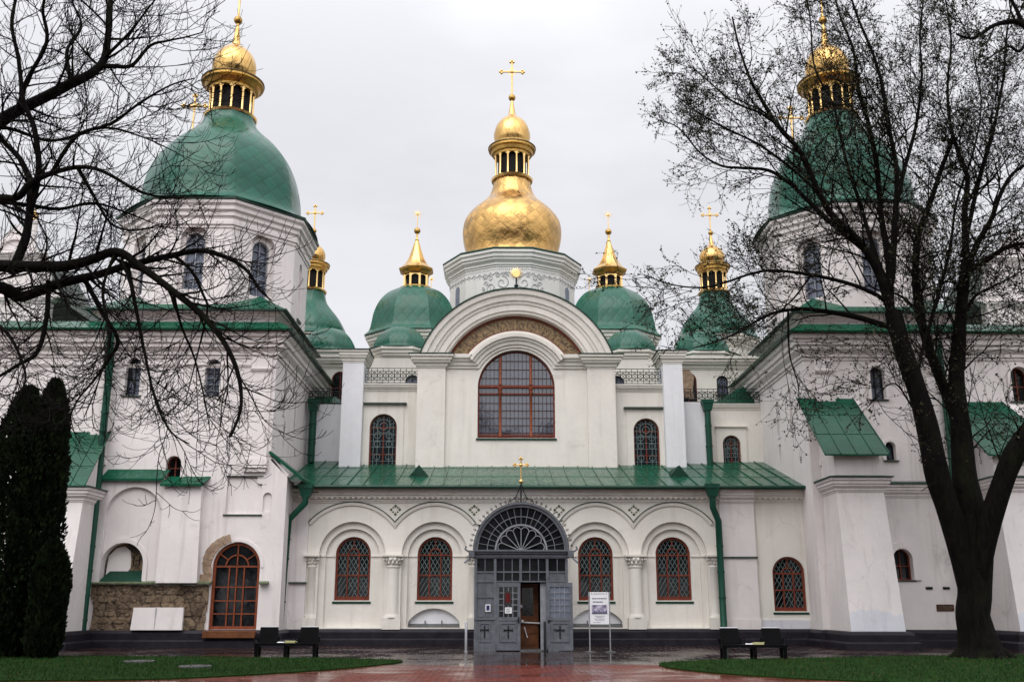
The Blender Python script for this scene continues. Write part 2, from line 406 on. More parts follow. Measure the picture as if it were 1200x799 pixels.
def arch(xc, hw, zb, zt, n=20, rise=None):
    """opening outline: straight sides, round (or segmental) head"""
    rise = hw if rise is None else rise
    rr = (hw*hw+rise*rise)/(2*rise); zc = zt-rr; a0 = math.asin(min(1, hw/rr))
    top = [(xc+rr*math.sin(a0-2*a0*i/n), zc+rr*math.cos(a0-2*a0*i/n)) for i in range(n+1)]
    return [(xc-hw, zb), (xc+hw, zb)] + top
def rect(x0, x1, z0, z1): return [(x0, z0), (x1, z0), (x1, z1), (x0, z1)]
def inset(hw, zb, zt, d): return hw-d, zb+d, zt-d
def in_arch(x, z, hw, zb, zt):
    if z < zb or abs(x) > hw: return False
    zs = zt-hw
    return z <= zs or x*x+(z-zs)**2 <= hw*hw
def clip(p, q, hw, zb, zt, n=160):
    on = False; st = None; out = []
    for i in range(n+1):
        x = p[0]+(q[0]-p[0])*i/n; z = p[1]+(q[1]-p[1])*i/n
        k = in_arch(x, z, hw, zb, zt)
        if k and not on: st = (x, z); on = True
        if not k and on: out.append((st, last)); on = False
        last = (x, z)
    if on: out.append((st, last))
    return out
def wall_xf(x, y, ang=0.0):
    """local wall frame: x along the wall, -y outwards"""
    return Matrix.Translation((x, y, 0)) @ Matrix.Rotation(ang, 4, 'Z')

def frame_loop(mb, hw, zb, zt, wd, y0, y1):
    o = arch(0, hw, zb, zt, 24); i = arch(0, hw-wd, zb+wd, zt-wd, 24)
    mb.panel(o, [i], y0, y1-y0)
def window(parent, xf, xc, hw, zb, zt, style, label=None):
    """an arched window: frame + pane + lattice (+ sill); wall front at local y = 0"""
    X = xf @ Matrix.Translation((xc, 0, 0))
    def hbar(mb, z, y0, y1, wd, h=hw):
        for a, b in clip((-h, z), (h, z), hw-.02, zb, zt-.02): mb.bar(a, b, y0, y1, wd)
    def vbar(mb, x, y0, y1, wd, z0=zb, z1=zt):
        for a, b in clip((x, z0), (x, z1), hw-.02, zb, zt-.02): mb.bar(a, b, y0, y1, wd)
    f = MB(); H = zt-zb
    if style == 'arcade':
        frame_loop(f, hw, zb, zt, .085, .10, .22)
        for x in (-hw*.32, hw*.32): vbar(f, x, .125, .2, .05, zb, zt-hw)
        vbar(f, 0, .125, .2, .045, zt-hw*.55, zt)
        for k in (0, .36, .70): hbar(f, zb+.12+(H-hw-.1)*k/.70*.98, .123, .202, .055)
        f.ring(0, zt-hw*.98, hw*.32-.025, hw*.32+.025, 0, PI, .126, .2, 16)
        fr = f.build('window', 'frame_red', parent, xf=X)
        g = MB(); st = .17
        k = -14
        for k in range(-14, 30):
            for sgn in (1, -1):
                x0 = k*st*1.0 - 2*sgn
                for a, b in clip((x0-sgn*1.0, zb-.6), (x0+sgn*2.4, zb+5.2), hw-.06, zb+.06, zt-.06): g.bar(a, b, .165, .18, .017)
        g.build('lattice', 'lattice', fr, xf=X)
        MB().panel(arch(0, hw-.05, zb+.03, zt-.05), [], .205, .03).build('pane', 'pane_dark', fr, xf=X)
        MB().hexa([(-hw-.06, -.03, zb-.12), (hw+.06, -.03, zb-.12), (hw+.06, .22, zb-.12), (-hw-.06, .22, zb-.12)],
                  [(-hw-.06, -.03, zb-.05), (hw+.06, -.03, zb-.05), (hw+.06, .22, zb+.03), (-hw-.06, .22, zb+.03)]).build('sill', 'green_dark', fr, xf=X)
    elif style == 'grille':
        frame_loop(f, hw, zb, zt, .06, .10, .2)
        vbar(f, 0, .125, .19, .05); hbar(f, zt-hw, .123, .192, .05); hbar(f, zb+H*.25, .123, .192, .04)
        fr = f.build('window', 'frame_red', parent, xf=X)
        g = MB()
        for x in (-.72, -.43, .43, .72): vbar(g, x*hw, .10, .115, .018)
        for q in (.12, .38, .5, .62): hbar(g, zb+H*q, .098, .112, .016)
        zc = zt-hw
        g.ring(0, zc+hw*.12, hw*.26, hw*.26+.02, 0, 2*PI, .10, .115, 20); g.ring(0, zc+hw*.12, hw*.5, hw*.5+.02, 0, 2*PI, .10, .115, 24)
        for s in (-1, 1):
            for zz in (zb+H*.2, zb+H*.44, zb+H*.6):
                g.ring(s*hw*.43, zz, hw*.2, hw*.2+.02, 0, 2*PI, .095, .11, 16)
        for k in range(9):
            a = PI*k/8; c, q = math.cos(a), math.sin(a)
            g.bar((c*hw*.5, zc+hw*.12+q*hw*.42), (c*hw*.94, zc+q*hw*.92), .10, .113, .016)
        g.build('grille', 'lattice', fr, xf=X)
        MB().panel(arch(0, hw-.03, zb+.02, zt-.03), [], .19, .03).build('pane', 'pane_teal', fr, xf=X)
    elif style == 'pale':       # white-barred tower lights with greyish panes
        frame_loop(f, hw, zb, zt, .06, .05, .16)
        vbar(f, 0, .07, .15, .05)
        for k in range(1, 6): hbar(f, zb+H*k/6, .072, .148, .035)
        fr = f.build('window', 'bar_grey', parent, xf=X)
        MB().panel(arch(0, hw-.03, zb+.02, zt-.03), [], .15, .03).build('pane', 'pane_blue', fr, xf=X)
        MB().hexa([(-hw-.15, -.12, zb-.12), (hw+.15, -.12, zb-.12), (hw+.15, .2, zb-.12), (-hw-.15, .2, zb-.12)],
                  [(-hw-.15, -.12, zb-.07), (hw+.15, -.12, zb-.07), (hw+.15, .2, zb), (-hw-.15, .2, zb)]).build('sill', 'flash_dark', fr, xf=X)
    elif style in ('small', 'plain'):
        frame_loop(f, hw, zb, zt, .05, .05, .14)
        vbar(f, 0, .07, .13, .04); hbar(f, zb+H*.45, .072, .128, .035)
        fr = f.build('window', 'frame_red' if style == 'small' else 'iron_black', parent, xf=X)
        MB().panel(arch(0, hw-.03, zb+.02, zt-.03), [], .13, .03).build('pane', 'pane_dark' if style == 'small' else 'pane_blue', fr, xf=X)
        MB().box(-hw-.08, hw+.08, -.22, .05, zb-.06, zb-.015).build('sill', 'flash_dark', fr, xf=X)
    if label: fr['label'] = label
    return fr

def cross(parent, x, y, z0, h, mat='gold', name='cross', halo=True):
    """budded cross on a ball"""
    m = MB(); r = h*.018+.012; arm = h*.27; zc = z0+h*.66
    m.tube([(x, y, z0-.05), (x, y, z0+h*.93)], r, 8); m.tube([(x-arm, y, zc), (x+arm, y, zc)], r, 8)
    for (cx, cz, dx, dz) in ((x-arm, zc, -1, 0), (x+arm, zc, 1, 0), (x, z0+h*.94, 0, 1)):
        for (ux, uz) in ((dx, dz), (dz, dx), (-dz, -dx)):
            m.ball((cx+ux*r*1.7, y, cz+uz*r*1.7), r*1.55, 8)
    if halo:
        for k in range(12):
            a = 2*PI*k/12+.26; m.bar((x+math.cos(a)*r, zc+math.sin(a)*r), (x+math.cos(a)*arm*.42, zc+math.sin(a)*arm*.42), y-.008, y+.008, r*.7)
    m.ball((x, y, zc), r*2.2, 10)
    return m.build(name, mat, parent, smooth=50)
def star(parent, x, y, z0, z1, mat='gold'):
    m = MB(); m.tube([(x, y, z0), (x, y, z1)], .025, 6)
    for k in range(8):
        a = PI*k/4; m.hexa([(x-.03*math.sin(a), y-.02, z1+.03*math.cos(a)), (x+.03*math.sin(a), y-.02, z1-.03*math.cos(a)), (x+.32*math.cos(a), y, z1+.32*math.sin(a))],
                           [(x-.03*math.sin(a), y+.02, z1+.03*math.cos(a)), (x+.03*math.sin(a), y+.02, z1-.03*math.cos(a)), (x+.325*math.cos(a), y+.004, z1+.325*math.sin(a))])
    m.ball((x, y, z1), .07, 8)
    return m.build('star_finial', mat, parent)

def lantern(parent, x, y, z0, z1, r, ncol, rc, mat='gold'):
    """open drum: dark core, gilded columns with arched heads, base ring and cornice; rc = cornice radius"""
    h = z1-z0; m = MB()
    m.lathe([(r*.82, z0), (r*1.16, z0), (r*1.2, z0+h*.05), (r*1.08, z0+h*.1), (r*.82, z0+h*.1)], 48, x, y)
    o = m.build('lantern', mat, parent, smooth=40)
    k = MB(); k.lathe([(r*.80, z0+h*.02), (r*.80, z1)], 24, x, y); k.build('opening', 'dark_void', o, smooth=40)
    c = MB(); zt = z0+h*.70
    for i in range(ncol):
        a = 2*PI*(i+.5)/ncol; cx, cy = x+math.cos(a)*r*.95, y+math.sin(a)*r*.95
        c.lathe([(r*.085, z0+h*.08), (r*.085, z0+h*.12), (r*.06, z0+h*.14), (r*.055, zt-h*.07), (r*.095, zt)], 8, cx, cy)
        # arch spandrel between this column and the next
        a2 = 2*PI*(i+1.5)/ncol; n = 8
        for q in range(n):
            t0, t1 = q/n, (q+1)/n
            def pt(t, top):
                aa = a+(a2-a)*t; hz = zt+.005 if top else zt-h*.12+h*.12*math.sin(PI*t)**.5
                return (x+math.cos(aa)*r*.98, y+math.sin(aa)*r*.98, hz)
            c.poly([pt(t0, 0), pt(t1, 0), pt(t1, 1), pt(t0, 1)])
    c.build('column', mat, o, smooth=40, fixn=False)
    d = MB(); d.lathe([(r*.82, zt), (r*1.03, zt), (r*1.05, zt+h*.06), (r*1.16, zt+h*.08), (rc*.9, zt+h*.16), (rc, zt+h*.19), (rc, zt+h*.25), (rc*.93, zt+h*.27), (r*.8, z1+.02)], 48, x, y)
    d.build('cornice', 'gold_old', o, smooth=30)
    e = MB(); e.lathe([(rc*1.0, zt+h*.245), (rc*1.025, zt+h*.25), (rc*1.025, zt+h*.275), (rc*.9, zt+h*.29)], 48, x, y, cap=False); e.build('rim', 'gold_rim', o, smooth=30)
    return o
def onion(parent, x, y, z0, r, h, mat='gold_smooth', spire=1.0):
    """small gilded cupola with its needle and ball; returns the height of the ball"""
    pr = [(r*.95, z0), (r*.88, z0+h*.05), (r*.87, z0+h*.13), (r*.97, z0+h*.27), (r, z0+h*.40), (r*.95, z0+h*.55), (r*.80, z0+h*.72), (r*.52, z0+h*.87), (r*.27, z0+h*.95), (r*.20, z0+h*1.03),
          (r*.17, z0+h*1.10), (r*.11, z0+h*1.10+spire*.5), (r*.06, z0+h*1.10+spire)]
    o = MB().lathe(smooth_prof(pr, 3), 40, x, y, 12, .5).build('cupola', mat, parent, smooth=45)
    zb = z0+h*1.10+spire+r*.12
    MB().ball((x, y, zb), r*.2, 14).build('ball', 'gold_old', o, smooth=60)
    return zb+r*.17
def smooth_prof(p, k=4):
    out = []
    for i in range(len(p)-1):
        p0 = p[max(i-1, 0)]; p1 = p[i]; p2 = p[i+1]; p3 = p[min(i+2, len(p)-1)]
        for j in range(k):
            t = j/k
            out.append(tuple(.5*((2*p1[c]) + (-p0[c]+p2[c])*t + (2*p0[c]-5*p1[c]+4*p2[c]-p3[c])*t*t + (-p0[c]+3*p1[c]-3*p2[c]+p3[c])*t**3) for c in (0, 1)))
    return out+[p[-1]]
CORN = [(0, 0), (.04, 0), (.04, .08), (.10, .10), (.10, .2), (.17, .26), (.25, .33), (.25, .42), (.33, .46), (.33, .6), (.42, .66), (.42, .80), (0, .80)]
def corn(sa, sb): return [(a/.42*sa, b/.8*sb) for a, b in CORN]
def ngon(n, r, cx, cy, z, ph=0): return [(cx+r*math.cos(ph+2*PI*k/n), cy+r*math.sin(ph+2*PI*k/n), z) for k in range(n)]

# ------------------------------------------------------------------ ground, paving, lawns
def sheet(name, pts, z, mat):
    m = MB(); m.poly([(x, y, z) for x, y in pts]); o = m.build(name, mat, fixn=False); tag(o, kind='structure'); return o
sheet('ground', [(-400, -150), (400, -150), (400, 500), (-400, 500)], 0.0, 'earth')
sheet('pavement', [(-60, 27.6), (60, 27.6), (60, 42), (-60, 42)], .004, 'apron_slabs')
sheet('brick_path', [(-60, -20), (60, -20), (60, 27.6), (-60, 27.6)], .004, 'red_brick')
def curve_pts(P, k=8): return smooth_prof(P, k)
LAWN_L = curve_pts([(-40, 21.0), (-16, 21.6), (-11.35, 22.0), (-8.1, 22.5), (-6.29, 23.9), (-4.9, 25.6), (-3.9, 27.4), (-3.45, 28.8), (-3.7, 29.6), (-5, 30.3), (-8, 31.0), (-14.8, 31.9), (-40, 33)])
LAWN_R = curve_pts([(40, 33), (15.5, 32.0), (9.5, 30.8), (5.7, 29.6), (4.0, 28.6), (3.45, 27.5), (3.55, 26.0), (4.3, 24.2), (5.3, 22.9), (6.6, 21.8), (9, 20.6), (15, 19.6), (40, 18.5)])
def lawn(pts, z=.035):
    m = MB(); m.hexa([(x, y, -.02) for x, y in pts], [(x, y, z) for x, y in pts])
    tag(m.build('lawn', 'lawn_soil'), kind='structure')
lawn(LAWN_L); lawn(LAWN_R)
def kerb(pts):
    m = MB(); m.sweep([(x, y, 0) for x, y in pts], [(0, -.01), (.09, -.01), (.09, .03), (0, .03)], (0, 0, 1)); tag(m.build('kerb', 'red_brick'), kind='structure')
def inside(x, y, poly):
    c = False; n = len(poly); j = n-1
    for i in range(n):
        xi, yi = poly[i]; xj, yj = poly[j]
        if (yi > y) != (yj > y) and x < (xj-xi)*(y-yi)/(yj-yi)+xi: c = not c
        j = i
    return c
gm = MB()
for poly, x0, x1 in ((LAWN_L, -17, -3.2), (LAWN_R, 3.2, 19)):
    for _ in range(26000):
        x = rnd.uniform(x0, x1); y = rnd.uniform(19.5, 33)
        if not inside(x, y, poly): continue
        h = rnd.uniform(.035, .085); a = rnd.uniform(0, PI); dx, dy = math.cos(a)*.011, math.sin(a)*.011
        lx, ly = rnd.gauss(0, .025), rnd.gauss(0, .025)
        gm.poly([(x-dx, y-dy, .03), (x+dx, y+dy, .03), (x+lx, y+ly, .035+h)])
tag(gm.build('grass', 'grass_blade', fixn=False), kind='stuff')
lm = MB()
for poly, x0, x1, n_ in ((LAWN_L, -16, -3.2, 260), (LAWN_R, 3.2, 18, 420)):
    for _ in range(n_):
        x = rnd.uniform(x0, x1); y = rnd.uniform(20, 33.5)
        if not inside(x, y, poly) and rnd.random() < .8: continue
        a = rnd.uniform(0, 6.28); c_, s_ = math.cos(a)*rnd.uniform(.03, .06), math.sin(a)*.045; z = .085 if inside(x, y, poly) else .012
        lm.poly([(x-c_, y-s_, z), (x+s_*.5, y-c_*.5, z+.012), (x+c_, y+s_, z+.004), (x-s_*.5, y+c_*.5, z+.015)])
tag(lm.build('fallen_leaves', 'dead_leaf', fixn=False), kind='stuff')

# ------------------------------------------------------------------ the cathedral
C = thing('cathedral', 'white baroque cathedral with green and gilded domes standing behind the wet paved forecourt', 'church', (0, 40, 0))
ID = Matrix.Identity(4)
def part(mb, name, mat, parent=None, label=None, **k):
    o = mb.build(name, mat, parent or C, **k)
    if label: o['label'] = label
    return o
YA, YT, YM, YB, YO = 40.0, 38.5, 44.0, 44.4, 45.4

# --- lower arcade (narthex)
NX = (-6.52, -3.29, 3.06, 6.14); NW = .69
niche = [arch(x, 1.30, .66, 4.69, 32) for x in NX]
out = rect(-8.98, 11.4, 0, 6.0)
wr = (10.62, .64, 1.27, 3.35)
a = MB(); a.panel(out, [[(x, max(z, .66)) for x, z in n] for n in niche] + [arch(wr[0], wr[1], wr[2], wr[3])], YA, .16)
part(a, 'wall', 'plaster_cream')
b = MB(); b.panel(rect(-8.9, 11.3, 0, 5.9), [arch(x, 1.06, .66, 4.42, 30) for x in NX] + [arch(wr[0], wr[1]+.004, wr[2], wr[3]+.004)], YA+.16, .13)
part(b, 'wall', 'plaster_cream')
c = MB(); segs = [arch(x, 1.0, .70, 1.38, 16, .5) for x in (NX[1], NX[2])]
c.panel(rect(-8.9, 11.3, 0, 5.9), [arch(x, NW, 1.68, 4.12, 28) for x in NX] + segs + [arch(wr[0], wr[1]+.01, wr[2], wr[3]+.01)], YA+.29, .4)
part(c, 'wall', 'plaster_cream')
for x in (NX[1], NX[2]):
    v = MB(); v.panel(arch(x, 1.02, .68, 1.40, 16, .5), [], YA+.46, .05); g = part(v, 'basement_niche', 'plaster_bluish')
    s = MB(); s.hexa([(x-1, YA+.2, .66), (x+1, YA+.2, .66), (x+1, YA+.45, .66), (x-1, YA+.45, .66)], [(x-1, YA+.2, .70), (x+1, YA+.2, .70), (x+1, YA+.45, .80), (x-1, YA+.45, .80)])
    for q in (-.35, .3): s.box(x+q-.02, x+q+.02, YA+.40, YA+.44, .78, .92)
    s.build('ledge', 'grey_plate', g)
for x in NX: window(C, wall_xf(0, YA+.29), x, NW, 1.68, 4.12, 'arcade')
window(C, wall_xf(0, YA), wr[0], wr[1], wr[2], wr[3], 'arcade')
# columns with leafy capitals between the niches
CX = [(-8.07, .20), (-4.905, .27), (-1.75, .20), (1.55, .20), (4.60, .27), (7.68, .20)]
for x, r in CX:
    m = MB(); m.lathe([(r*1.16, 1.03), (r*1.16, 1.09), (r*1.02, 1.14), (r*.98, 1.2), (r*.94, 2.90), (r*1.05, 2.93), (r*1.05, 2.97), (r*.92, 3.0)], 20, x, YA+.10)
    m.box(x-r*1.3, x+r*1.3, YA-.17, YA+.2, .60, 1.03)
    col = part(m, 'column', 'plaster_cream', smooth=40)
    k = MB()
    k.lathe([(r*.92, 2.99), (r*1.0, 3.1), (r*1.25, 3.28), (r*1.3, 3.33)], 16, x, YA+.10)
    for i in range(7):
        for lev in (0, 1):
            aa = -PI+(i+.5*lev)*PI/6; px, py = x+math.cos(aa)*r*(1.06+.2*lev), YA+.10+math.sin(aa)*r*(1.06+.2*lev)
            k.ball((px, py, 3.1+.12*lev), r*.22, 8, 1.3)
    for s in (-1, 1): k.tube([(x+s*r*1.15, YA-.2, 3.22), (x+s*r*1.5, YA-.2, 3.25), (x+s*r*1.5, YA-.2, 3.33), (x+s*r*1.2, YA-.2, 3.32)], r*.1, 6)
    k.box(x-r*1.55, x+r*1.55, YA-.27, YA+.2, 3.34, 3.41)
    k.build('capital', 'plaster_cream', col, smooth=50)
    m = MB(); m.box(x-r*1.4-.3, x-r*1.56, YA+.13, YA+.285, 3.36, 3.42) if False else None
# impost strings inside the niches
m = MB()
for x in NX:
    for s in (-1, 1):
        xa, xb = x+s*1.06, x+s*NW
        m.box(min(xa, xb)+.004, max(xa, xb)-.004, YA+.25, YA+.292, 3.34, 3.40)
        xa, xb = x+s*1.30, x+s*1.06
        m.box(min(xa, xb)+.004, max(xa, xb)-.004, YA+.12, YA+.163, 3.34, 3.40)
part(m, 'string_course', 'plaster_cream')
# cusped hood moulding
def cusp_path(xs):
    P = []
    for x0, x1 in xs:
        xc = (x0+x1)/2; hw = (x1-x0)/2; rise = .80; rr = (hw*hw+rise*rise)/(2*rise); zc = 5.44-rr; a0 = math.asin(hw/rr)
        for i in range(25):
            an = a0-2*a0*i/24; P.append((xc+rr*math.sin(an), YA, zc+rr*math.cos(an)))
    return P
for xs in ([(-4.88, -1.71), (-8.28, -4.88)], [(4.56, 7.72), (1.60, 4.56)]):
    P = cusp_path(xs); P = [p for i, p in enumerate(P) if i == 0 or (Vector(p)-Vector(P[i-1])).length > 1e-4]
    h = part(MB().sweep(P, [(-.13, 0), (-.13, .05), (-.06, .09), (0, .09), (0, 0)], (0, -1, 0)), 'hood_moulding', 'plaster_cream', smooth=30)
    MB().sweep(P, [(.003, 0), (.003, .12), (.035, .12), (.035, 0)], (0, -1, 0)).build('flashing', 'flash_dark', h, smooth=30)
# raised diamonds between the arches; grey puts the recess shadow into the colour
m = MB()
for x in (-4.88, -1.75, 1.62, 4.6):
    for dx, dz, r in ((0, .16, .07), (0, -.16, .07), (-.17, .02, .07), (.17, .02, .07), (-.09, .10, .045), (.09, .10, .045), (-.09, -.07, .045), (.09, -.07, .045)):
        z = 5.14+dz; q = x+dx
        m.hexa([(q-r, YA-.006, z), (q, YA-.006, z-r), (q+r, YA-.006, z), (q, YA-.006, z+r)], [(q-r*.5, YA-.03, z), (q, YA-.03, z-r*.5), (q+r*.5, YA-.03, z), (q, YA-.03, z+r*.5)])
part(m, 'diamond_ornament', 'coping')
# eaves cornice with dentils
m = MB(); m.sweep([(-8.98, YA, 5.42), (11.35, YA, 5.42)], corn(.32, .52), (0, 0, 1)); co = part(m, 'cornice', 'plaster_cream')
m = MB(); x = -8.9
while x < 11.3: m.box(x, x+.10, YA-.19, YA-.06, 5.575, 5.66); x += .21
m.build('dentils', 'plaster_cream', co)
# lean-to roof with standing seams and two triangular vents
def slope_roof(name, x0, x1, ya, za, yb, zb, seam=.62, th=.05, mat='green_roof', xb0=None, xb1=None):
    xb0 = x0 if xb0 is None else xb0; xb1 = x1 if xb1 is None else xb1
    m = MB(); m.hexa([(x0, ya, za-th), (x1, ya, za-th), (xb1, yb, zb-th), (xb0, yb, zb-th)], [(x0, ya, za), (x1, ya, za), (xb1, yb, zb), (xb0, yb, zb)])
    n = max(1, int(abs(x1-x0)/seam))
    for i in range(n+1):
        t = i/n; xa = x0+(x1-x0)*t; xc = xb0+(xb1-xb0)*t; d = .018
        m.hexa([(xa-d, ya, za-.01), (xa+d, ya, za-.01), (xc+d, yb, zb-.01), (xc-d, yb, zb-.01)], [(xa-d, ya, za+.05), (xa+d, ya, za+.05), (xc+d, yb, zb+.05), (xc-d, yb, zb+.05)])
    for q in (.34, .68):
        ym, zm = ya+(yb-ya)*q, za+(zb-za)*q; xl, xr = x0+(xb0-x0)*q, x1+(xb1-x1)*q; e = .014
        m.hexa([(xl, ym-e, zm-.012), (xr, ym-e, zm-.012), (xr, ym+e, zm-.004), (xl, ym+e, zm-.004)], [(xl, ym-e, zm+.010), (xr, ym-e, zm+.010), (xr, ym+e, zm+.016), (xl, ym+e, zm+.016)])
    return m
rf = part(slope_roof('roof', -9.3, 11.55, 39.45, 6.06, 45.4, 7.82), 'roof', 'green_roof')
g = MB(); g.tube([(-8.7, 39.42, 6.0), (11.5, 39.42, 6.0)], .075, 8); g.build('gutter', 'green_dark', rf)
for x in (-4.1, 6.75):
    v = MB(); y0 = 41.4; z0 = 6.06+(y0-39.45)*.296
    v.hexa([(x-.42, y0, z0), (x+.42, y0, z0), (x, y0, z0+.50)], [(x-.25, y0+1.4, z0+.40), (x+.25, y0+1.4, z0+.40), (x, y0+1.7, z0+.52)])
    v.build('roof_vent', 'green_dark', rf)
# pilasters of the arcade's ends
m = MB(); m.box(8.0, 9.36, YA-.14, YA+.02, .6, 5.42); m.box(7.97, 9.39, YA-.17, YA+.02, .6, .98); m.sweep([(8.0, YA-.14, 5.42), (9.36, YA-.14, 5.42)], corn(.32, .52), (0, 0, 1)); p = part(m, 'pilaster', 'plaster_white')
MB().box(7.95, 9.40, YA-.2, YA-.02, 3.28, 3.34).build('ledge', 'flash_dark', p)
m = MB(); m.box(-8.96, -8.28, YA-.1, YA+.02, .6, 5.42); p = part(m, 'pilaster', 'plaster_white')
MB().box(-9.0, -8.25, YA-.18, YA-.02, 2.30, 2.37).build('ledge', 'flash_dark', p)
m = MB(); m.box(9.42, 11.3, YA-.05, YA+.02, .6, .95); part(m, 'skirting', 'plaster_repair')

# --- dark stone plinth
PL = [(0, 0), (.34, 0), (.34, .22), (.30, .26), (.20, .28), (.20, .5), (.12, .60), (0, .62)]
m = MB()
m.sweep([(-8.95, YA, 0), (11.3, YA, 0)], PL, (0, 0, 1)); part(m, 'plinth', 'plinth_stone')
m = MB(); m.sweep([(-26, YT, 0), (-8.95, YT, 0), (-8.95, YA, 0)], PL, (0, 0, 1)); part(m, 'plinth', 'plinth_stone')
m = MB(); m.sweep([(11.4, YA+.4, 0), (11.4, YT, 0), (28, YT, 0)], PL, (0, 0, 1)); part(m, 'plinth', 'plinth_stone')

# --- main west wall with the great arch
ZC = 10.9
def arcpts(cx, cz, r, a0, a1, n, y): return [(cx+r*math.cos(a0+(a1-a0)*i/n), y, cz+r*math.sin(a0+(a1-a0)*i/n)) for i in range(n+1)]
aw = math.asin((12.44-ZC)/4.55)
outl = [(-4.46, 6.8), (4.46, 6.8), (4.46, 12.44)] + [(p[0], p[2]) for p in arcpts(0, ZC, 4.52, aw, PI-aw, 40, 0)] + [(-4.46, 12.44)]
bigw = arch(0, 1.74, 8.68, 12.72, 40)
zb0 = 12.46
def band(r0, r1, zmin, n=40):
    a0 = math.asin((zmin-ZC)/r1); a1 = math.asin((zmin-ZC)/r0)
    return [(r1*math.cos(a0+(PI-2*a0)*i/n), ZC+r1*math.sin(a0+(PI-2*a0)*i/n)) for i in range(n+1)] + [(r0*math.cos(PI-a1-(PI-2*a1)*i/n), ZC+r0*math.sin(PI-a1-(PI-2*a1)*i/n)) for i in range(n+1)]
m = MB(); m.panel(outl, [bigw, band(2.72, 3.46, zb0)], YM, .5); part(m, 'wall', 'plaster_cream')
mo = MB(); al = math.asin((zb0-ZC)/3.5); mo.ring(0, ZC, 2.66, 3.52, al*.98, PI-al*.98, YM+.2, YM+.26, 60); mz = part(mo, 'mosaic', 'mosaic', label='gilded mosaic band in the arch above the great window')
m = MB()
for r in (2.76, 3.40):
    a0 = math.asin((zb0+.02-ZC)/r); m.ring(0, ZC, r-.035, r+.035, a0, PI-a0, YM+.12, YM+.2, 48)
m.build('border', 'frame_red', mz)
# archivolt
prof = [(0, 0), (0, .16), (.12, .18), (.14, .24), (.40, .26), (.42, .31), (.55, .34), (.57, .40), (.80, .44), (.84, .52), (1.02, .56), (1.06, .56), (1.06, 0)]
def arcband(prof, r0, zlow, n=64):
    """concentric moulding whose two feet are cut level at zlow"""
    m = MB(); k = len(prof)
    for i in range(n+1):
        for a_, b_ in prof:
            r = r0+a_; s0 = math.asin((zlow-ZC)/r); t_ = s0+(PI-2*s0)*i/n; m.v.append((r*math.cos(t_), YM-b_, ZC+r*math.sin(t_)))
    for i in range(n):
        for e in range(k): g = (e+1) % k; m.face((i*k+e, i*k+g, (i+1)*k+g, (i+1)*k+e))
    m.face(range(k)); m.face([n*k+e for e in range(k)])
    return m
ar = part(arcband(prof, 3.5, 12.45), 'archivolt', 'plaster_cream', smooth=25)
arcband([(0, -.5), (0, .62), (.05, .62), (.05, -.5)], 4.57, 12.45).build('flashing', 'green_dark', ar, smooth=30)
# horizontal cornice that climbs round the window arch
rr = 1.93; z0 = 11.84; xa = math.sqrt(rr*rr-(z0-ZC)**2); a0 = math.atan2(z0-ZC, xa)
P = [(3.14, YM, z0)] + [(rr*math.cos(a0+(PI-2*a0)*i/40), YM, ZC+rr*math.sin(a0+(PI-2*a0)*i/40)) for i in range(41)] + [(-3.14, YM, z0)]
pr = [(0, 0), (0, .07), (.10, .08), (.13, .15), (.27, .18), (.30, .25), (.40, .28), (.43, .36), (.56, .38), (.60, .38), (.60, 0)]
part(MB().sweep(P, pr, (0, -1, 0)), 'cornice', 'plaster_cream', smooth=25)
# side pilasters of the arch with their own cornice
for s in (-1, 1):
    m = MB(); x0, x1 = sorted((s*3.2, s*4.46)); m.box(x0, x1, YM-.16, YM+.01, 6.9, 11.84); 
    m.sweep([(x0, YM+.1, 11.84), (x0, YM-.16, 11.84), (x1, YM-.16, 11.84), (x1, YM+.5, 11.84)], corn(.36, .58), (0, 0, 1)); p = part(m, 'pilaster', 'plaster_cream')
    MB().sweep([(x0, YM+.1, 12.424), (x0, YM-.16, 12.424), (x1, YM-.16, 12.424), (x1, YM+.5, 12.424)], [(0, 0), (.4, 0), (.4, .035), (0, .09)], (0, 0, 1)).build('flashing', 'green_dark', p)
# great window
X = wall_xf(0, YM); hw, zb, zt = 1.74, 8.68, 12.72
f = MB(); frame_loop(f, hw, zb, zt, .07, .2, .32)
f.box(-hw+.05, hw-.05, .16, .3, 11.00, 11.12)
fr = f.build('window', 'frame_red', C, xf=X); fr['label'] = 'great arched window of three tall lights below the mosaic band'
for x in (-.72, .66):
    k = MB(); zt2 = 10.9+math.sqrt(1.8*1.8-x*x)-.1
    k.lathe([(.085, 8.75), (.085, 8.9), (.06, 8.93), (.058, 10.7), (.09, 10.74), (.09, 10.8), (.06, 10.83), (.10, 10.96), (.10, 11.0)], 14, x, .2)
    k.lathe([(.08, 11.12), (.08, 11.2), (.06, 11.23), (.06, zt2)], 14, x, .2)
    k.build('mullion', 'frame_orange', fr, xf=X, smooth=40)
g = MB()
def vb(x, wd, y0=.235, y1=.262):
    for p, q in clip((x, zb), (x, zt), hw-.04, zb, zt-.04): g.bar(p, q, y0, y1, wd)
def hb(z, wd, y0=.23, y1=.258):
    for p, q in clip((-hw, z), (hw, z), hw-.04, zb, zt-.04): g.bar(p, q, y0, y1, wd)
for i in range(1, 19):
    x = -hw+2*hw*i/19
    if min(abs(x+.72), abs(x-.66)) > .08: vb(x, .022)
for z in (8.95, 9.28, 9.62, 9.96, 10.3, 10.66, 11.45, 11.85, 12.25): hb(z, .02)
g.build('lattice', 'bar_brown', fr, xf=X)
h = MB(); h.box(-hw, hw, .205, .265, 8.8, 8.86); h.box(-hw+.02, hw-.02, .21, .268, 10.70, 10.76); h.build('rail', 'frame_red', fr, xf=X)
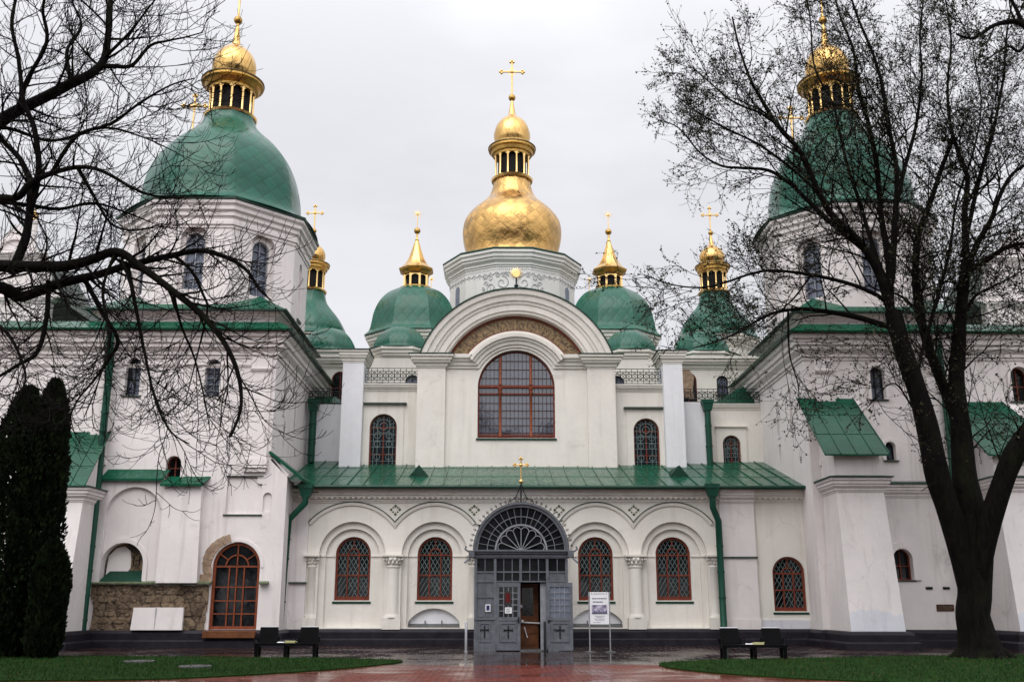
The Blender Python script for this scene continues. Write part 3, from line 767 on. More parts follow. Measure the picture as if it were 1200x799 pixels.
MB().panel(arch(0, hw-.03, zb+.02, zt-.03, 30), [], .28, .04).build('pane', 'pane_big', fr, xf=X)
MB().box(-hw-.06, hw+.06, -.06, .3, zb-.09, zb-.02).build('sill', 'green_dark', fr, xf=X)

# --- side bays with railings
def railing(x0, x1, y, z0, z1):
    m = MB(); H = z1-z0; r = .016
    for z in (z0+.03, z0+H*.22, z0+H*.8, z1): m.tube([(x0, y, z), (x1, y, z)], r, 5)
    n = max(2, round((x1-x0)/.27)); d = (x1-x0)/n
    for i in range(n+1): m.tube([(x0+d*i, y, z0), (x0+d*i, y, z1)], r*.9, 5)
    for i in range(n):
        xc = x0+d*(i+.5); zc = z0+H*.51; q = min(d*.46, H*.27)
        m.ring(xc, zc, q-.012, q+.012, 0, 2*PI, y-.012, y+.012, 14)
        for s in (-1, 1): m.ring(xc, zc+s*q*1.05, q*.3, q*.3+.02, 0, 2*PI, y-.01, y+.01, 8)
        m.bar((xc-q*.7, zc-q*.7), (xc+q*.7, zc+q*.7), y-.008, y+.008, .018); m.bar((xc+q*.7, zc-q*.7), (xc-q*.7, zc+q*.7), y-.008, y+.008, .018)
    return part(m, 'railing', 'iron_black')
for s, xw, hwn, zbn, ztn in ((-1, -5.98, .61, 7.42, 9.82), (1, 5.87, .58, 7.42, 9.65)):
    x0, x1 = sorted((s*4.44, s*(6.9 if s < 0 else 6.66)))
    m = MB(); m.panel(rect(x0, x1, 6.9, 11.2), [arch(xw, hwn, zbn, ztn, 24)], YB, .35); part(m, 'wall', 'plaster_cream')
    m = MB(); m.panel(rect(xw-hwn-.3, xw+hwn+.3, 7.3, ztn+.42), [arch(xw, hwn, 7.3, ztn, 24)], YB-.05, .055)
    hd = part(m, 'window_surround', 'plaster_cream'); MB().box(xw-hwn-.42, xw+hwn+.42, YB-.18, YB, ztn+.424, ztn+.5).build('flashing', 'flash_dark', hd)
    window(C, wall_xf(0, YB), xw, hwn, zbn, ztn, 'grille')
    m = MB(); m.sweep([(x0, YB, 10.86), (x1, YB, 10.86)], corn(.2, .34), (0, 0, 1)); part(m, 'cornice', 'plaster_cream')
    m = MB(); m.box(x0, x1, YB, 48, 11.1, 11.19); part(m, 'terrace', 'green_dark')
    railing(x0+.05, x1-.05, YB-.08, 11.22, 11.92)
    # tall buttress pier
    px0, px1 = sorted((s*(6.9 if s < 0 else 6.66), s*(7.84 if s < 0 else 7.54)))
    m = MB(); m.box(px0, px1, YB-.45, YB+1.2, 6.6, 12.2); p = part(m, 'pier', 'plaster_bluish')
    k = MB(); k.sweep([(px0, YB+1.2, 12.1), (px0, YB-.45, 12.1), (px1, YB-.45, 12.1), (px1, YB+1.2, 12.1)], corn(.22, .56), (0, 0, 1)); k.build('capital', 'plaster_cream', p)
    k = MB(); k.hexa([(px0-.28, YB-.73, 12.67), (px1+.28, YB-.73, 12.67), (px1+.28, YB+1.2, 12.67), (px0-.28, YB+1.2, 12.67)], [(px0-.26, YB-.7, 12.70), (px1+.26, YB-.7, 12.70), (px1, YB+1.2, 12.95), (px0, YB+1.2, 12.95)]); k.build('flashing', 'green_dark', p)
# outer bays
m = MB(); m.panel(rect(-9.7, -7.8, 6.9, 10.5), [], YO, .35); part(m, 'wall', 'plaster_bluish', label='whiter bay beside the left stair tower')
m = MB(); m.panel(rect(8.9, 11.6, 6.9, 10.5), [arch(9.93, .41, 7.45, 9.05, 22)], YO, .35); part(m, 'wall', 'plaster_cream')
m = MB(); m.box(7.5, 8.82, YO-.55, YO+.3, 6.9, 10.5); part(m, 'wall', 'plaster_bluish')
m = MB(); m.panel(rect(9.93-.7, 9.93+.7, 7.4, 9.42), [arch(9.93, .41, 7.4, 9.05, 22)], YO-.05, .054); hd = part(m, 'window_surround', 'plaster_cream'); MB().box(9.93-.75, 9.93+.75, YO-.15, YO, 9.424, 9.48).build('flashing', 'plaster_cream', hd)
window(C, wall_xf(0, YO), 9.93, .41, 7.45, 9.05, 'grille')
m = MB(); m.sweep([(8.85, YO, 10.22), (11.5, YO, 10.22)], corn(.16, .3), (0, 0, 1)); part(m, 'cornice', 'plaster_cream')
for x0, x1, y in ((-9.65, -7.85, YO), (7.58, 11.3, YO-.1)):
    m = MB(); m.box(x0-.1, x1+.2, y, 49, 10.46, 10.54); part(m, 'terrace', 'green_dark'); railing(x0, x1, y-.1, 10.56, 11.18)
m = MB(); m.hexa([(9.0, 46.2, 10.55), (11.6, 46.2, 10.55), (11.6, 49.5, 10.55), (9.0, 49.5, 10.55)], [(11.2, 46.6, 11.75), (11.6, 46.6, 11.75), (11.6, 49.5, 11.75), (11.2, 49.5, 11.75)]); part(m, 'roof', 'green_roof')
m = MB(); m.hexa([(-9.7, 46.0, 10.55), (-7.9, 46.0, 10.55), (-7.9, 48.0, 10.55), (-9.7, 48.0, 10.55)], [(-9.7, 46.8, 11.1), (-8.6, 46.8, 11.1), (-8.6, 48.0, 11.1), (-9.7, 48.0, 11.1)]); part(m, 'roof', 'green_roof')

# --- nave body behind
m = MB(); m.box(-4.2, 4.2, YM+.5, 62, 6.9, 12.4); m.box(-12, 12, 49.6, 70, 0, 12.6); part(m, 'wall', 'plaster_cream')
m = MB(); pts = [(4.58*math.cos(t), 0, ZC+4.58*math.sin(t)) for t in [aw+(PI-2*aw)*i/40 for i in range(41)]]
m.hexa([(p[0], YM+.5, p[2]-.02) for p in pts], [(p[0], 54, p[2]-.02) for p in pts]); part(m, 'roof', 'green_roof', smooth=40)
m = MB()
for x, r in ((-3.35, .28), (3.1, .28)):
    yy = 44.8; zz = ZC+math.sqrt(4.58**2-x*x)
    m.box(x-r*.6, x+r*.6, yy-.2, yy+.5, zz-.1, zz+.12); m.hexa([(x-r, yy-.3, zz+.12), (x+r, yy-.3, zz+.12), (x+r, yy+.6, zz+.12), (x-r, yy+.6, zz+.12)], [(x-.02, yy-.3, zz+.3), (x+.02, yy-.3, zz+.3), (x+.02, yy+.6, zz+.3), (x-.02, yy+.6, zz+.3)])
part(m, 'roof_vent', 'green_dark')
# set-back walls below the small domes, with arched lights seen above the railings
for s in (-1, 1):
    x0, x1 = sorted((s*4.3, s*7.5))
    holes = [arch(s*5.0, .36, 11.3, 12.35, 16), arch(s*6.55, .30, 11.3, 12.0, 16)]
    m = MB(); m.panel(rect(x0, x1, 10.5, 13.2), holes, 47.6, .4); part(m, 'wall', 'plaster_cream')
    for (xc, h, a, b) in ((s*5.0, .36, 11.32, 12.35), (s*6.55, .30, 11.32, 12.0)): window(C, wall_xf(0, 47.6), xc, h, a, b, 'plain')
    x0, x1 = sorted((s*7.5, s*12.2))
    m = MB(); hl = [arch(s*8.7, .42, 11.2, 12.75, 18)] + ([arch(10.4, .28, 11.6, 12.6, 16)] if s > 0 else [])
    m.panel(rect(x0, x1, 10, 12.95), hl, 48.6, .4); part(m, 'wall', 'plaster_cream')
    window(C, wall_xf(0, 48.6), s*8.7, .42, 11.22, 12.75, 'small')
    if s > 0:
        window(C, wall_xf(0, 48.6), 10.4, .28, 11.62, 12.6, 'plain')
        m = MB(); m.panel([(8.0, 11.5), (8.95, 11.4), (8.9, 11.9), (9.0, 12.5), (8.8, 12.85), (8.45, 13.0), (8.2, 12.7), (7.95, 12.75)], [arch(8.7, .44, 11.45, 12.77, 18)] if False else [], 48.585, .012)
        part(m, 'bare_brick', 'old_brick')
    m = MB(); m.sweep([(x0-.1, 48.6, 12.9), (x1, 48.6, 12.9)], corn(.42, .6), (0, 0, 1)); part(m, 'cornice', 'plaster_cream')
    m = MB(); m.box(x0-.1, x1, 48.4, 52.5, 13.48, 13.56); part(m, 'roof', 'green_dark')

# --- domes
def drum(x, y, r, z0, z1, n, zc, rc, mat='plaster_cream'):
    ph = -PI/2+PI/n
    m = MB(); m.hexa(ngon(n, r, x, y, z0, ph), ngon(n, r, x, y, z1, ph)); d = part(m, 'drum', mat)
    k = MB(); k.sweep(ngon(n, r, x, y, zc, ph), corn((rc-r)*math.cos(PI/n), z1-zc), (0, 0, 1), closed=True); k.build('cornice', mat, d)
    return d
def dome(prof, x, y, n, mat, facet, label=None, ph=None):
    ph = -PI/2+PI/n if ph is None else ph
    o = MB().lathe(smooth_prof(prof, 4), n*8, x, y, n, facet, ph).build('dome', mat, C, smooth=24 if facet > .7 else 40)
    if label: o['label'] = label
    return o
# gilded main dome
MX, MY = 0.0, 58.0
dr = drum(MX, MY, 3.86, 12.4, 21.2, 12, 20.25, 4.3, 'plaster_drum')
MB().lathe([(4.32, 21.19), (4.34, 21.25), (4.3, 21.32), (2.85, 21.5)], 96, MX, MY, 12, 1.0, -PI/2+PI/12).build('flashing', 'green_dark', dr, smooth=20)
# painted garland and scroll reliefs on the drum (raised stucco)
m = MB(); rr = 3.90
def on_drum(u, z, off=.0):
    """u metres along the drum from its front, wrapped on the 12 sides"""
    ap = 3.86*math.cos(PI/12); half = 3.86*math.sin(PI/12); k = math.floor((u+half)/(2*half)); t = u-2*half*k; a = -PI/2+k*PI/6
    nx, ny = math.cos(a), math.sin(a); return (MX+nx*(ap+off)-ny*t, MY+ny*(ap+off)+nx*t, z)
u = -6.0
while u < 6.0:
    m.tube([on_drum(u+.36*q/6, 19.95-.16*math.sin(PI*q/6), .012) for q in range(7)], .028, 5)
    m.tube([on_drum(u, 19.95, .012), on_drum(u, 19.68, .012)], .03, 5)
    for q in (0, .12, .24): m.ball(on_drum(u+q+.06, 20.1, .01), .032, 6)
    u += .36
def spiral(u0, z0, r, sgn, turns, st): 
    return [on_drum(u0+sgn*r*(1-q/26*.85)*math.cos(st+turns*2*PI*q/26), z0+r*(1-q/26*.85)*math.sin(st+turns*2*PI*q/26), .015) for q in range(27)]
for s in (-1, 1):
    for (u0, z0, r, tn, st) in ((.62, 19.55, .42, 1.3, PI/2), (1.25, 19.25, .34, 1.3, -PI/2), (1.35, 19.85, .22, 1.2, 0), (.55, 18.85, .34, 1.2, PI), (1.15, 18.65, .28, 1.2, 1), (.35, 20.05, .16, 1, 0), (1.62, 18.9, .2, 1.1, 2), (1.6, 19.55, .16, 1.1, 0), (.9, 20.0, .17, 1.2, 1), (.2, 19.1, .15, 1, 2), (1.72, 19.95, .13, 1, 3), (.95, 19.05, .14, 1, 0), (1.8, 19.25, .12, 1, 1), (.3, 18.55, .18, 1.2, 2)):
        m.tube(spiral(s*u0, z0-.25, r, s, tn, st), .03, 5)
m.build('stucco_ornament', 'stucco_grey', dr)
m = MB(); m.box(0, 0, 0, 0, 0, 0) if False else None
for k in range(12):
    a = -PI/2+k*PI/6
    if k in (0, 1, 11): continue
    X = Matrix.Translation((MX, MY, 0)) @ Matrix.Rotation(a+PI/2, 4, 'Z') @ Matrix.Translation((0, -3.86*math.cos(PI/12)-.02, 0))
    q = MB(); q.panel(arch(0, .24, 17.9, 19.6, 14), [], 0, .03); q.build('window', 'pane_blue', dr, xf=X)
d = dome([(3.0, 21.35), (2.84, 21.75), (2.84, 22.2), (3.02, 22.9), (3.1, 23.6), (2.97, 24.3), (2.52, 25.0), (1.92, 25.55), (1.48, 26.0), (1.26, 26.55), (1.14, 27.2)], MX, MY, 12, 'dome_gold', .5, 'large gilded onion dome over the middle of the church')
lantern(d, MX, MY, 27.1, 29.45, 1.10, 12, 1.48, 'gold')
zb = onion(d, MX, MY, 29.35, 1.16, 2.4, 'gold_smooth', .85)
cross(d, MX, MY, zb, 2.5)
# sunburst finial on the crown of the great arch
m = MB(); zs = 16.33; m.tube([(0, YM-.1, 15.45), (0, YM-.1, zs)], .035, 8); m.ball((0, YM-.1, 15.75), .1, 10); m.lathe([(.0, 15.5), (.16, 15.5), (.12, 15.56), (.05, 15.68)], 12, 0, YM-.1)
stk = part(m, 'finial_stem', 'iron_black', smooth=50)
m = MB(); m.ring(0, zs, 0.001, .17, 0, 2*PI, YM-.15, YM-.05, 24)
for k in range(22):
    a = 2*PI*k/22; r1 = .34 if k % 2 else .29; m.hexa([(math.cos(a-.1)*.15, YM-.14, zs+math.sin(a-.1)*.15), (math.cos(a+.1)*.15, YM-.14, zs+math.sin(a+.1)*.15), (math.cos(a+.02)*r1, YM-.1, zs+math.sin(a+.02)*r1), (math.cos(a-.02)*r1, YM-.1, zs+math.sin(a-.02)*r1)],
            [(math.cos(a-.1)*.15, YM-.08, zs+math.sin(a-.1)*.15), (math.cos(a+.1)*.15, YM-.08, zs+math.sin(a+.1)*.15), (math.cos(a+.02)*r1, YM-.09, zs+math.sin(a+.02)*r1), (math.cos(a-.02)*r1, YM-.09, zs+math.sin(a-.02)*r1)])
m.build('sunburst', 'gold', stk)
# four green domes with flared gilded lanterns
def star_dome(x, y, mat='dome_green', dz=0):
    drum(x, y, 2.35, 12.4, 15.75+dz, 8, 14.95+dz, 2.82)
    d = dome([(2.88, 15.75+dz), (2.86, 15.83+dz), (2.62, 16.1+dz), (2.5, 16.6+dz), (2.38, 17.2+dz), (2.06, 17.9+dz), (1.55, 18.45+dz), (.95, 18.75+dz), (.7, 18.78+dz)], x, y, 8, mat, .85)
    z = 18.72+dz; k = MB(); k.lathe([(.88, z), (.92, z+.03), (.92, z+.1), (.7, z+.14)], 32, x, y, 8, 1, PI/8); k.build('lantern_base', 'gold_old', d)
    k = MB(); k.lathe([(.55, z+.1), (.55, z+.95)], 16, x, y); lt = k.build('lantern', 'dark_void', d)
    c = MB()
    for i in range(8):
        a = PI/8+i*PI/4; cx, cy = x+math.cos(a)*.68, y+math.sin(a)*.68; c.box(cx-.055, cx+.055, cy-.055, cy+.055, z+.1, z+.82)
        a2 = a+PI/4
        for q in range(6):
            t0, t1 = q/6, (q+1)/6
            f = lambda t, top: (x+.67*(math.cos(a)*(1-t)+math.cos(a2)*t), y+.67*(math.sin(a)*(1-t)+math.sin(a2)*t), z+.9 if top else z+.62+.18*math.sin(PI*t)**.6)
            c.poly([f(t0, 0), f(t1, 0), f(t1, 1), f(t0, 1)])
    c.build('column', 'gold', lt, fixn=False)
    k = MB(); k.lathe([(.6, z+.84), (.76, z+.86), (.80, z+.96), (1.0, z+1.08), (1.03, z+1.18), (1.0, z+1.22), (.7, z+1.3)], 64, x, y, 8, 1, PI/8); k.build('cornice', 'gold_old', lt, smooth=20)
    k = MB(); k.lathe(smooth_prof([(.98, z+1.2), (.72, z+1.45), (.5, z+1.8), (.32, z+2.3), (.18, z+2.75), (.11, z+2.95), (.13, z+3.0), (.07, z+3.1), (.05, z+3.5)], 3), 64, x, y, 8, .8, PI/8); k.build('spire', 'gold_smooth', lt, smooth=24)
    MB().ball((x, y, z+3.58), .19, 12).build('ball', 'gold_old', lt, smooth=60)
    star(lt, x, y, z+3.7, z+4.62)
for s in (-1, 1):
    star_dome(s*5.52, 54); star_dome(s*5.5, 66)
# low green calottes over the side bays
for (x, y, r, z, h) in ((-5.78, 49.2, 1.42, 13.75, 1.45), (5.85, 49.2, 1.38, 13.65, 1.4), (-9.75, 51.0, 1.5, 14.0, 1.6), (9.9, 51.0, 1.5, 14.0, 1.6)):
    drum(x, y, r*1.12, 11, z, 8, z-.72, r*1.42)
    dome([(r*1.42, z), (r*1.4, z+.06), (r*1.06, z+.14), (r*.98, z+h*.35), (r*.78, z+h*.68), (r*.45, z+h*.92), (.02, z+h)], x, y, 8, 'dome_green', .7)
# two outer green domes with onion lanterns
def cross_dome(x, y):
    drum(x, y, 2.1, 12.4, 16.2, 8, 15.5, 2.5)
    d = dome([(2.52, 16.2), (2.5, 16.28), (2.3, 16.5), (2.2, 16.9), (1.85, 17.5), (1.35, 18.1), (1.0, 18.6), (.86, 19.2)], x, y, 8, 'dome_green', .7)
    lantern(d, x, y, 19.15, 20.95, .78, 10, 1.02, 'gold')
    zb = onion(d, x, y, 20.9, .76, 1.35, 'gold_smooth', .55); cross(d, x, y, zb, 1.55)
cross_dome(-11.85, 56); cross_dome(11.9, 56)
# far gilded crosses behind the stair towers
for x, y, z in ((-17.6, 50, 26.75), (15.35, 50, 26.3)):
    drum(x, y, 1.9, 12, 19.4, 8, 18.7, 2.3)
    d = dome([(2.3, 19.4), (2.05, 19.7), (1.95, 20.3), (1.5, 21.2), (.9, 22), (.7, 22.6)], x, y, 8, 'dome_green', .7)
    lantern(d, x, y, 22.5, 24.0, .64, 8, .85, 'gold'); zb = onion(d, x, y, 23.95, .6, z-24.9, 'gold_smooth', .45); cross(d, x, y, zb, 2.15)

# ------------------------------------------------------------------ stair towers and wings
# left wing front
door = (-10.64, .89, .62, 3.80); nich = (-14.91, .78, 2.25, 3.78); swin = (-13.31, .29, 6.25, 7.07)
hA = (-15.2, .29, 9.45, 10.95); hB = (-12.08, .30, 9.45, 10.92)
a = MB()
a.panel([(-26, 0), (-8.92, 0), (-8.92, 6.25), (-9.6, 7.05), (-9.6, 11.95), (-26, 11.95)],
        [arch(*door, 24), arch(*nich, 24), arch(*swin, 16), arch(*hA, 16), arch(*hB, 16), rect(-11.2, -9.86, 4.85, 6.28), arch(-9.63, .17, 4.93, 5.67, 14)], YT, .45)
part(a, 'wall', 'plaster_white')
m = MB(); m.panel(rect(-11.25, -9.45, 4.8, 6.35), [], YT+.09, .05); part(m, 'blank_panel', 'plaster_white')
part(MB().box(-11.28, -9.8, YT-.05, YT+.08, 4.79, 4.845), 'ledge', 'flash_dark'); part(MB().box(-11.22, -9.84, YT-.03, YT+.08, 6.28, 6.31), 'ledge', 'flash_dark')
m = MB(); m.box(-9.6, -8.92, YT, YA+.01, .0, 6.2); m.box(-9.58, -9.0, YT+.45, 47, 6, 12)
part(m, 'wall', 'plaster_white') if False else None
# side wall of the lower front block and of the tower
m = MB(); m.panel(rect(YT+.003, 41, 0, 6.2), [], 0, .3); part(m, 'wall', 'plaster_white', xf=Matrix.Translation((-8.923, 0, 0)) @ Matrix.Rotation(R(90), 4, 'Z'))
XS = Matrix.Translation((-9.603, 0, 0)) @ Matrix.Rotation(R(90), 4, 'Z')     # local x -> world y, local -y -> world +x
side = [arch(40.3, .16, 9.0, 10.6, 14), arch(42.6, .17, 8.7, 10.5, 14), rect(40.45, 40.75, 7.6, 8.6)]
m = MB(); m.panel(rect(YT+.003, 48.5, 6, 11.95), side, 0, .45); part(m, 'wall', 'plaster_white', xf=XS)
window(C, XS @ Matrix.Translation((0, .22, 0)), 40.3, .17, 8.98, 10.62, 'plain'); window(C, XS @ Matrix.Translation((0, .22, 0)), 42.6, .18, 8.68, 10.52, 'plain')
m = MB(); m.panel(rect(40.4, 40.8, 7.55, 8.65), [], .2, .03); part(m, 'window', 'pane_dark', xf=XS)
# sloping coping from the tower down to the arcade eaves
m = MB(); m.hexa([(-9.68, YT-.12, 7.18), (-8.35, YT-.12, 6.13), (-8.35, YA+.3, 6.13), (-9.68, YA+.3, 7.18)], [(-9.62, YT-.12, 7.27), (-8.3, YT-.12, 6.22), (-8.3, YA+.3, 6.22), (-9.62, YA+.3, 7.27)]); part(m, 'coping', 'green_roof')
m = MB(); m.sweep([(-9.6, YT, 6.92), (-8.93, YT, 6.27)], [(0, 0), (0, .08), (.12, .1), (.12, 0)], (0, 1, 0)); part(m, 'string_course', 'plaster_white')
m = MB(); m.box(-9.1, -7.9, YA-.28, YA-.05, 5.80, 5.87); part(m, 'ledge', 'green_dark')
for args, st in ((hA, 'plain'), (hB, 'pale'), (swin, 'small')):
    window(C, wall_xf(0, YT+.16), args[0], args[1]+.004, args[2]-.01, args[3]+.004, st)
# plaster ring round the little lights
for (x, h, z0, z1) in (hA, hB, swin): part(MB().panel(arch(x, h+.13, z0, z1+.13, 16), [arch(x, h, z0-.001, z1, 16)], YT-.03, .035), 'window_surround', 'plaster_white')
# the projecting lower part: blind arch, pilaster, stepped green weatherings
m = MB(); m.panel(rect(-15.95, -13.5, 2.3, 6.2), [arch(-14.62, 1.06, 2.31, 5.86, 28), ], YT-.16, .165); part(m, 'blind_arch', 'plaster_white')
m = MB(); m.panel(arch(nich[0], nich[1]+.16, 2.3, nich[3]+.16, 24), [arch(nich[0], nich[1], 2.301, nich[3], 24)], YT-.05, .055); part(m, 'niche_surround', 'plaster_white')
m = MB(); m.hexa([(-13.5, YT-.34, 2.3), (-11.98, YT-.34, 2.3), (-11.98, YT, 2.3), (-13.5, YT, 2.3)], [(-13.5, YT-.26, 5.95), (-12.1, YT-.26, 5.95), (-12.1, YT, 5.95), (-13.5, YT, 5.95)]); part(m, 'pilaster', 'plaster_white')
def weathering(x0, x1, y0, z0, y1, z1, sk=.15):
    m = MB(); m.hexa([(x0, y0, z0-.05), (x1, y0, z0-.05), (x1+sk, y1, z1-.05), (x0+sk, y1, z1-.05)], [(x0, y0, z0), (x1, y0, z0), (x1+sk, y1, z1), (x0+sk, y1, z1)])
    m.box(x0, x1, y0-.02, y0-.001, z0-.09, z0+.004); return part(m, 'weathering', 'green_roof')
weathering(-15.95, -13.56, YT-.32, 6.16, YT, 6.55); weathering(-13.62, -12.0, YT-.44, 5.95, YT, 6.28)
for x0, x1, mt in ((-16.0, -13.62, 'coping'), (-13.65, -12.05, 'coping'), (-11.98, -11.5, 'coping'), (-9.72, -9.38, 'coping')):
    m = MB(); m.hexa([(x0, YT-.24, 2.26), (x1, YT-.24, 2.26), (x1, YT+.02, 2.26), (x0, YT+.02, 2.26)], [(x0, YT-.24, 2.31), (x1, YT-.24, 2.31), (x1, YT+.02, 2.38), (x0, YT+.02, 2.38)]); part(m, 'ledge', mt)
# exposed masonry, fresco niche, repair panel
def ragged(P, amp, seed, step=.12):
    q = random.Random(seed); out = []
    for a_, b_ in zip(P, P[1:]+P[:1]):
        n = max(1, int(math.hypot(b_[0]-a_[0], b_[1]-a_[1])/step))
        for k in range(n): out.append((a_[0]+(b_[0]-a_[0])*k/n+q.uniform(-amp, amp), a_[1]+(b_[1]-a_[1])*k/n+q.uniform(-amp, amp)))
    return out
MP = ragged([(-15.85, .56), (-11.64, .56), (-11.66, 1.1), (-11.58, 1.7), (-11.60, 2.24), (-12.0, 2.22), (-13.6, 2.2), (-14.2, 2.22), (-15.9, 2.24), (-15.82, 1.4)], .03, 4)
m = MB(); m.panel(MP, [], YT-.07, .075)
q = random.Random(9); z = .62
while z < 2.12:
    rh = q.uniform(.10, .30); x = -15.75+q.uniform(0, .15)
    while x < -11.85:
        wd = q.uniform(.16, .62)
        if q.random() < .62:
            n = 9; cx, cz = x+wd/2, min(z+rh/2, 2.05); hx, hz = wd*.46, min(rh*.44, 2.12-cz); d_ = q.uniform(.015, .05)
            o_ = [(cx+hx*math.copysign(abs(math.cos(2*PI*k/n))**.6, math.cos(2*PI*k/n))*q.uniform(.85, 1.05), cz+hz*math.copysign(abs(math.sin(2*PI*k/n))**.6, math.sin(2*PI*k/n))*q.uniform(.85, 1.05)) for k in range(n)]
            m.hexa([(p[0], YT-.068, p[1]) for p in o_], [(cx+(p[0]-cx)*.8, YT-.072-d_, cz+(p[1]-cz)*.8) for p in o_])
        x += wd
    z += rh
part(m, 'bare_masonry', 'masonry', label='bare rubble masonry below the fresco niche')
m = MB(); m.panel(rect(-16.35, -15.86, 1.75, 2.28), [], YT-.08, .085); part(m, 'bare_masonry', 'masonry')
m = MB(); m.panel(arch(*nich, 24), [], YT+.36, .05); fz = part(m, 'niche_back', 'fresco', label='dark niche back with remains of an old fresco')
m = MB(); m.panel([(-15.62, 2.62), (-14.9, 2.62), (-14.72, 2.85), (-14.72, 3.2), (-14.78, 3.5), (-15.0, 3.66), (-15.3, 3.6), (-15.58, 3.3)], [], YT+.34, .018); m.build('plaster_patch', 'plaster_white', fz)
m = MB()
for x in (-14.62, -14.4): m.bar((x, 2.95), (x, 3.3), YT+.35, YT+.362, .04)
for q in range(6):
    m.bar((-14.66+.1*(q % 3), 2.9+.2*(q//3)), (-14.6+.1*(q % 3), 2.98+.2*(q//3)), YT+.35, YT+.362, .03)
m.build('painted_figure', 'dark_void', fz)
m = MB(); m.hexa([(-15.72, YT-.1, 2.3), (-14.1, YT-.1, 2.3), (-14.12, YT+.38, 2.3), (-15.55, YT+.38, 2.3)], [(-15.72, YT-.1, 2.34), (-14.1, YT-.1, 2.34), (-14.14, YT+.38, 2.78), (-15.45, YT+.38, 2.78)]); part(m, 'niche_sill', 'green_dark')
m = MB(); m.hexa([(-14.3, YT-.27, .62), (-12.42, YT-.27, .62), (-12.42, YT-.1, .62), (-14.3, YT-.1, .62)], [(-14.26, YT-.22, 1.42), (-12.42, YT-.22, 1.42), (-12.42, YT-.1, 1.42), (-14.26, YT-.1, 1.42)]); rp_ = part(m, 'repair_panel', 'plaster_white'); MB().box(-13.44, -13.415, YT-.275, YT-.2, .64, 1.41).build('seam_shadow', 'stucco_grey', rp_)  # grey strip puts the shadow at the panel seam into colour
m = MB(); m.box(-13.42, -13.40, YT-.44, YT-.26, .66, 1.40) if False else None
# voussoirs of exposed thin brick left of the door
m = MB(); zc = door[3]-door[1]
for i in range(9):
    a0 = R(105)+R(10.5)*i; a1 = a0+R(9.3); r0, r1 = door[1]+.05, door[1]+.42-.02*abs(i-4)
    m.ring(door[0], zc, r0, r1, a0, a1, YT-.03-.008*(i % 2), YT+.02, 3)
m.box(-11.97, -11.54, YT-.028, YT+.015, 2.3, 2.62); m.box(-11.78, -11.55, YT-.04, YT+.015, 2.63, 2.9)
part(m, 'bare_brick', 'old_brick')
m = MB(); m.ring(door[0], zc, door[1]+.02, door[1]+.14, R(-2), R(100), YT-.03, YT+.01, 24); part(m, 'door_surround', 'plaster_white')
# brown glazed door
X = wall_xf(door[0], YT+.08); hw, zb, zt = .89, .64, 3.80
f = MB(); frame_loop(f, hw, zb, zt, .11, .02, .14); dr = f.build('door', 'frame_orange', C, xf=X); dr['label'] = 'arched red brown glazed door beside the bare masonry'
g = MB(); zs = zt-hw
for x in (-.28, .0, .28): 
    for p, q in clip((x, zb+.1), (x, zs+.04), hw-.04, zb, zt): g.bar(p, q, .04, .1, .05)
g.bar((0, zs), (0, zt-.06), .04, .1, .045)
g.ring(0, zs, .40, .45, 0, PI, .04, .1, 20)
for an in (35, 145): g.bar((.44*math.cos(R(an)), zs+.44*math.sin(R(an))), (.84*math.cos(R(an)), zs+.84*math.sin(R(an))), .04, .1, .04)
for z in (zs, zb+.55, zb+1.02, zb+1.52): g.bar((-hw+.05, z), (hw-.05, z), .042, .098, .045 if z != zs else .06)
g.build('glazing_bar', 'frame_orange', dr, xf=X)
MB().panel(arch(0, hw-.05, zb+.05, zt-.05, 24), [], .11, .03).build('pane', 'pane_dark', dr, xf=X)
MB().box(-.97, .95, -.52, .1, .34, .60).build('threshold', 'wood_brown', dr, xf=X, bev=.02)

def wing_cornice(path, zc=10.95):
    co = part(MB().sweep(path, corn(.5, .98), (0, 0, 1)), 'cornice', 'plaster_white')
    MB().sweep(path, [(0, .99), (.62, .99), (.70, .985), (.72, 1.05), (.66, 1.07), (0, 1.5)], (0, 0, 1)).build('eaves', 'green_roof', co)
    return co
wing_cornice([(-26, YT, 10.95), (-9.6, YT, 10.95), (-9.6, 48.5, 10.95)])
wing_cornice([(11.35, 48.5, 10.95), (11.35, YT, 10.95), (28, YT, 10.95)])
# corner pilasters
for x0, x1 in ((-10.55, -9.75), (-16.6, -15.95), (11.75, 12.5), (16.2, 16.95)):
    m = MB(); m.box(x0, x1, YT-.10, YT+.01, 6.9, 10.94); m.sweep([(x0, YT-.1, 10.35), (x1, YT-.1, 10.35)], corn(.1, .16), (0, 0, 1))
    m.box(x0-.06, x1+.06, YT-.16, YT+.01, 6.72, 6.95); part(m, 'pilaster', 'plaster_white')
m = MB(); m.sweep([(-26, YT, 10.55), (-9.6, YT, 10.55)], corn(.08, .14), (0, 0, 1)); part(m, 'string_course', 'plaster_white')
m = MB(); m.box(-10.65, -9.7, YT-.2, YT, 6.6, 6.68); m.box(-10.6, -9.75, YT-.14, YT, 6.45, 6.598); part(m, 'ledge', 'plaster_white')

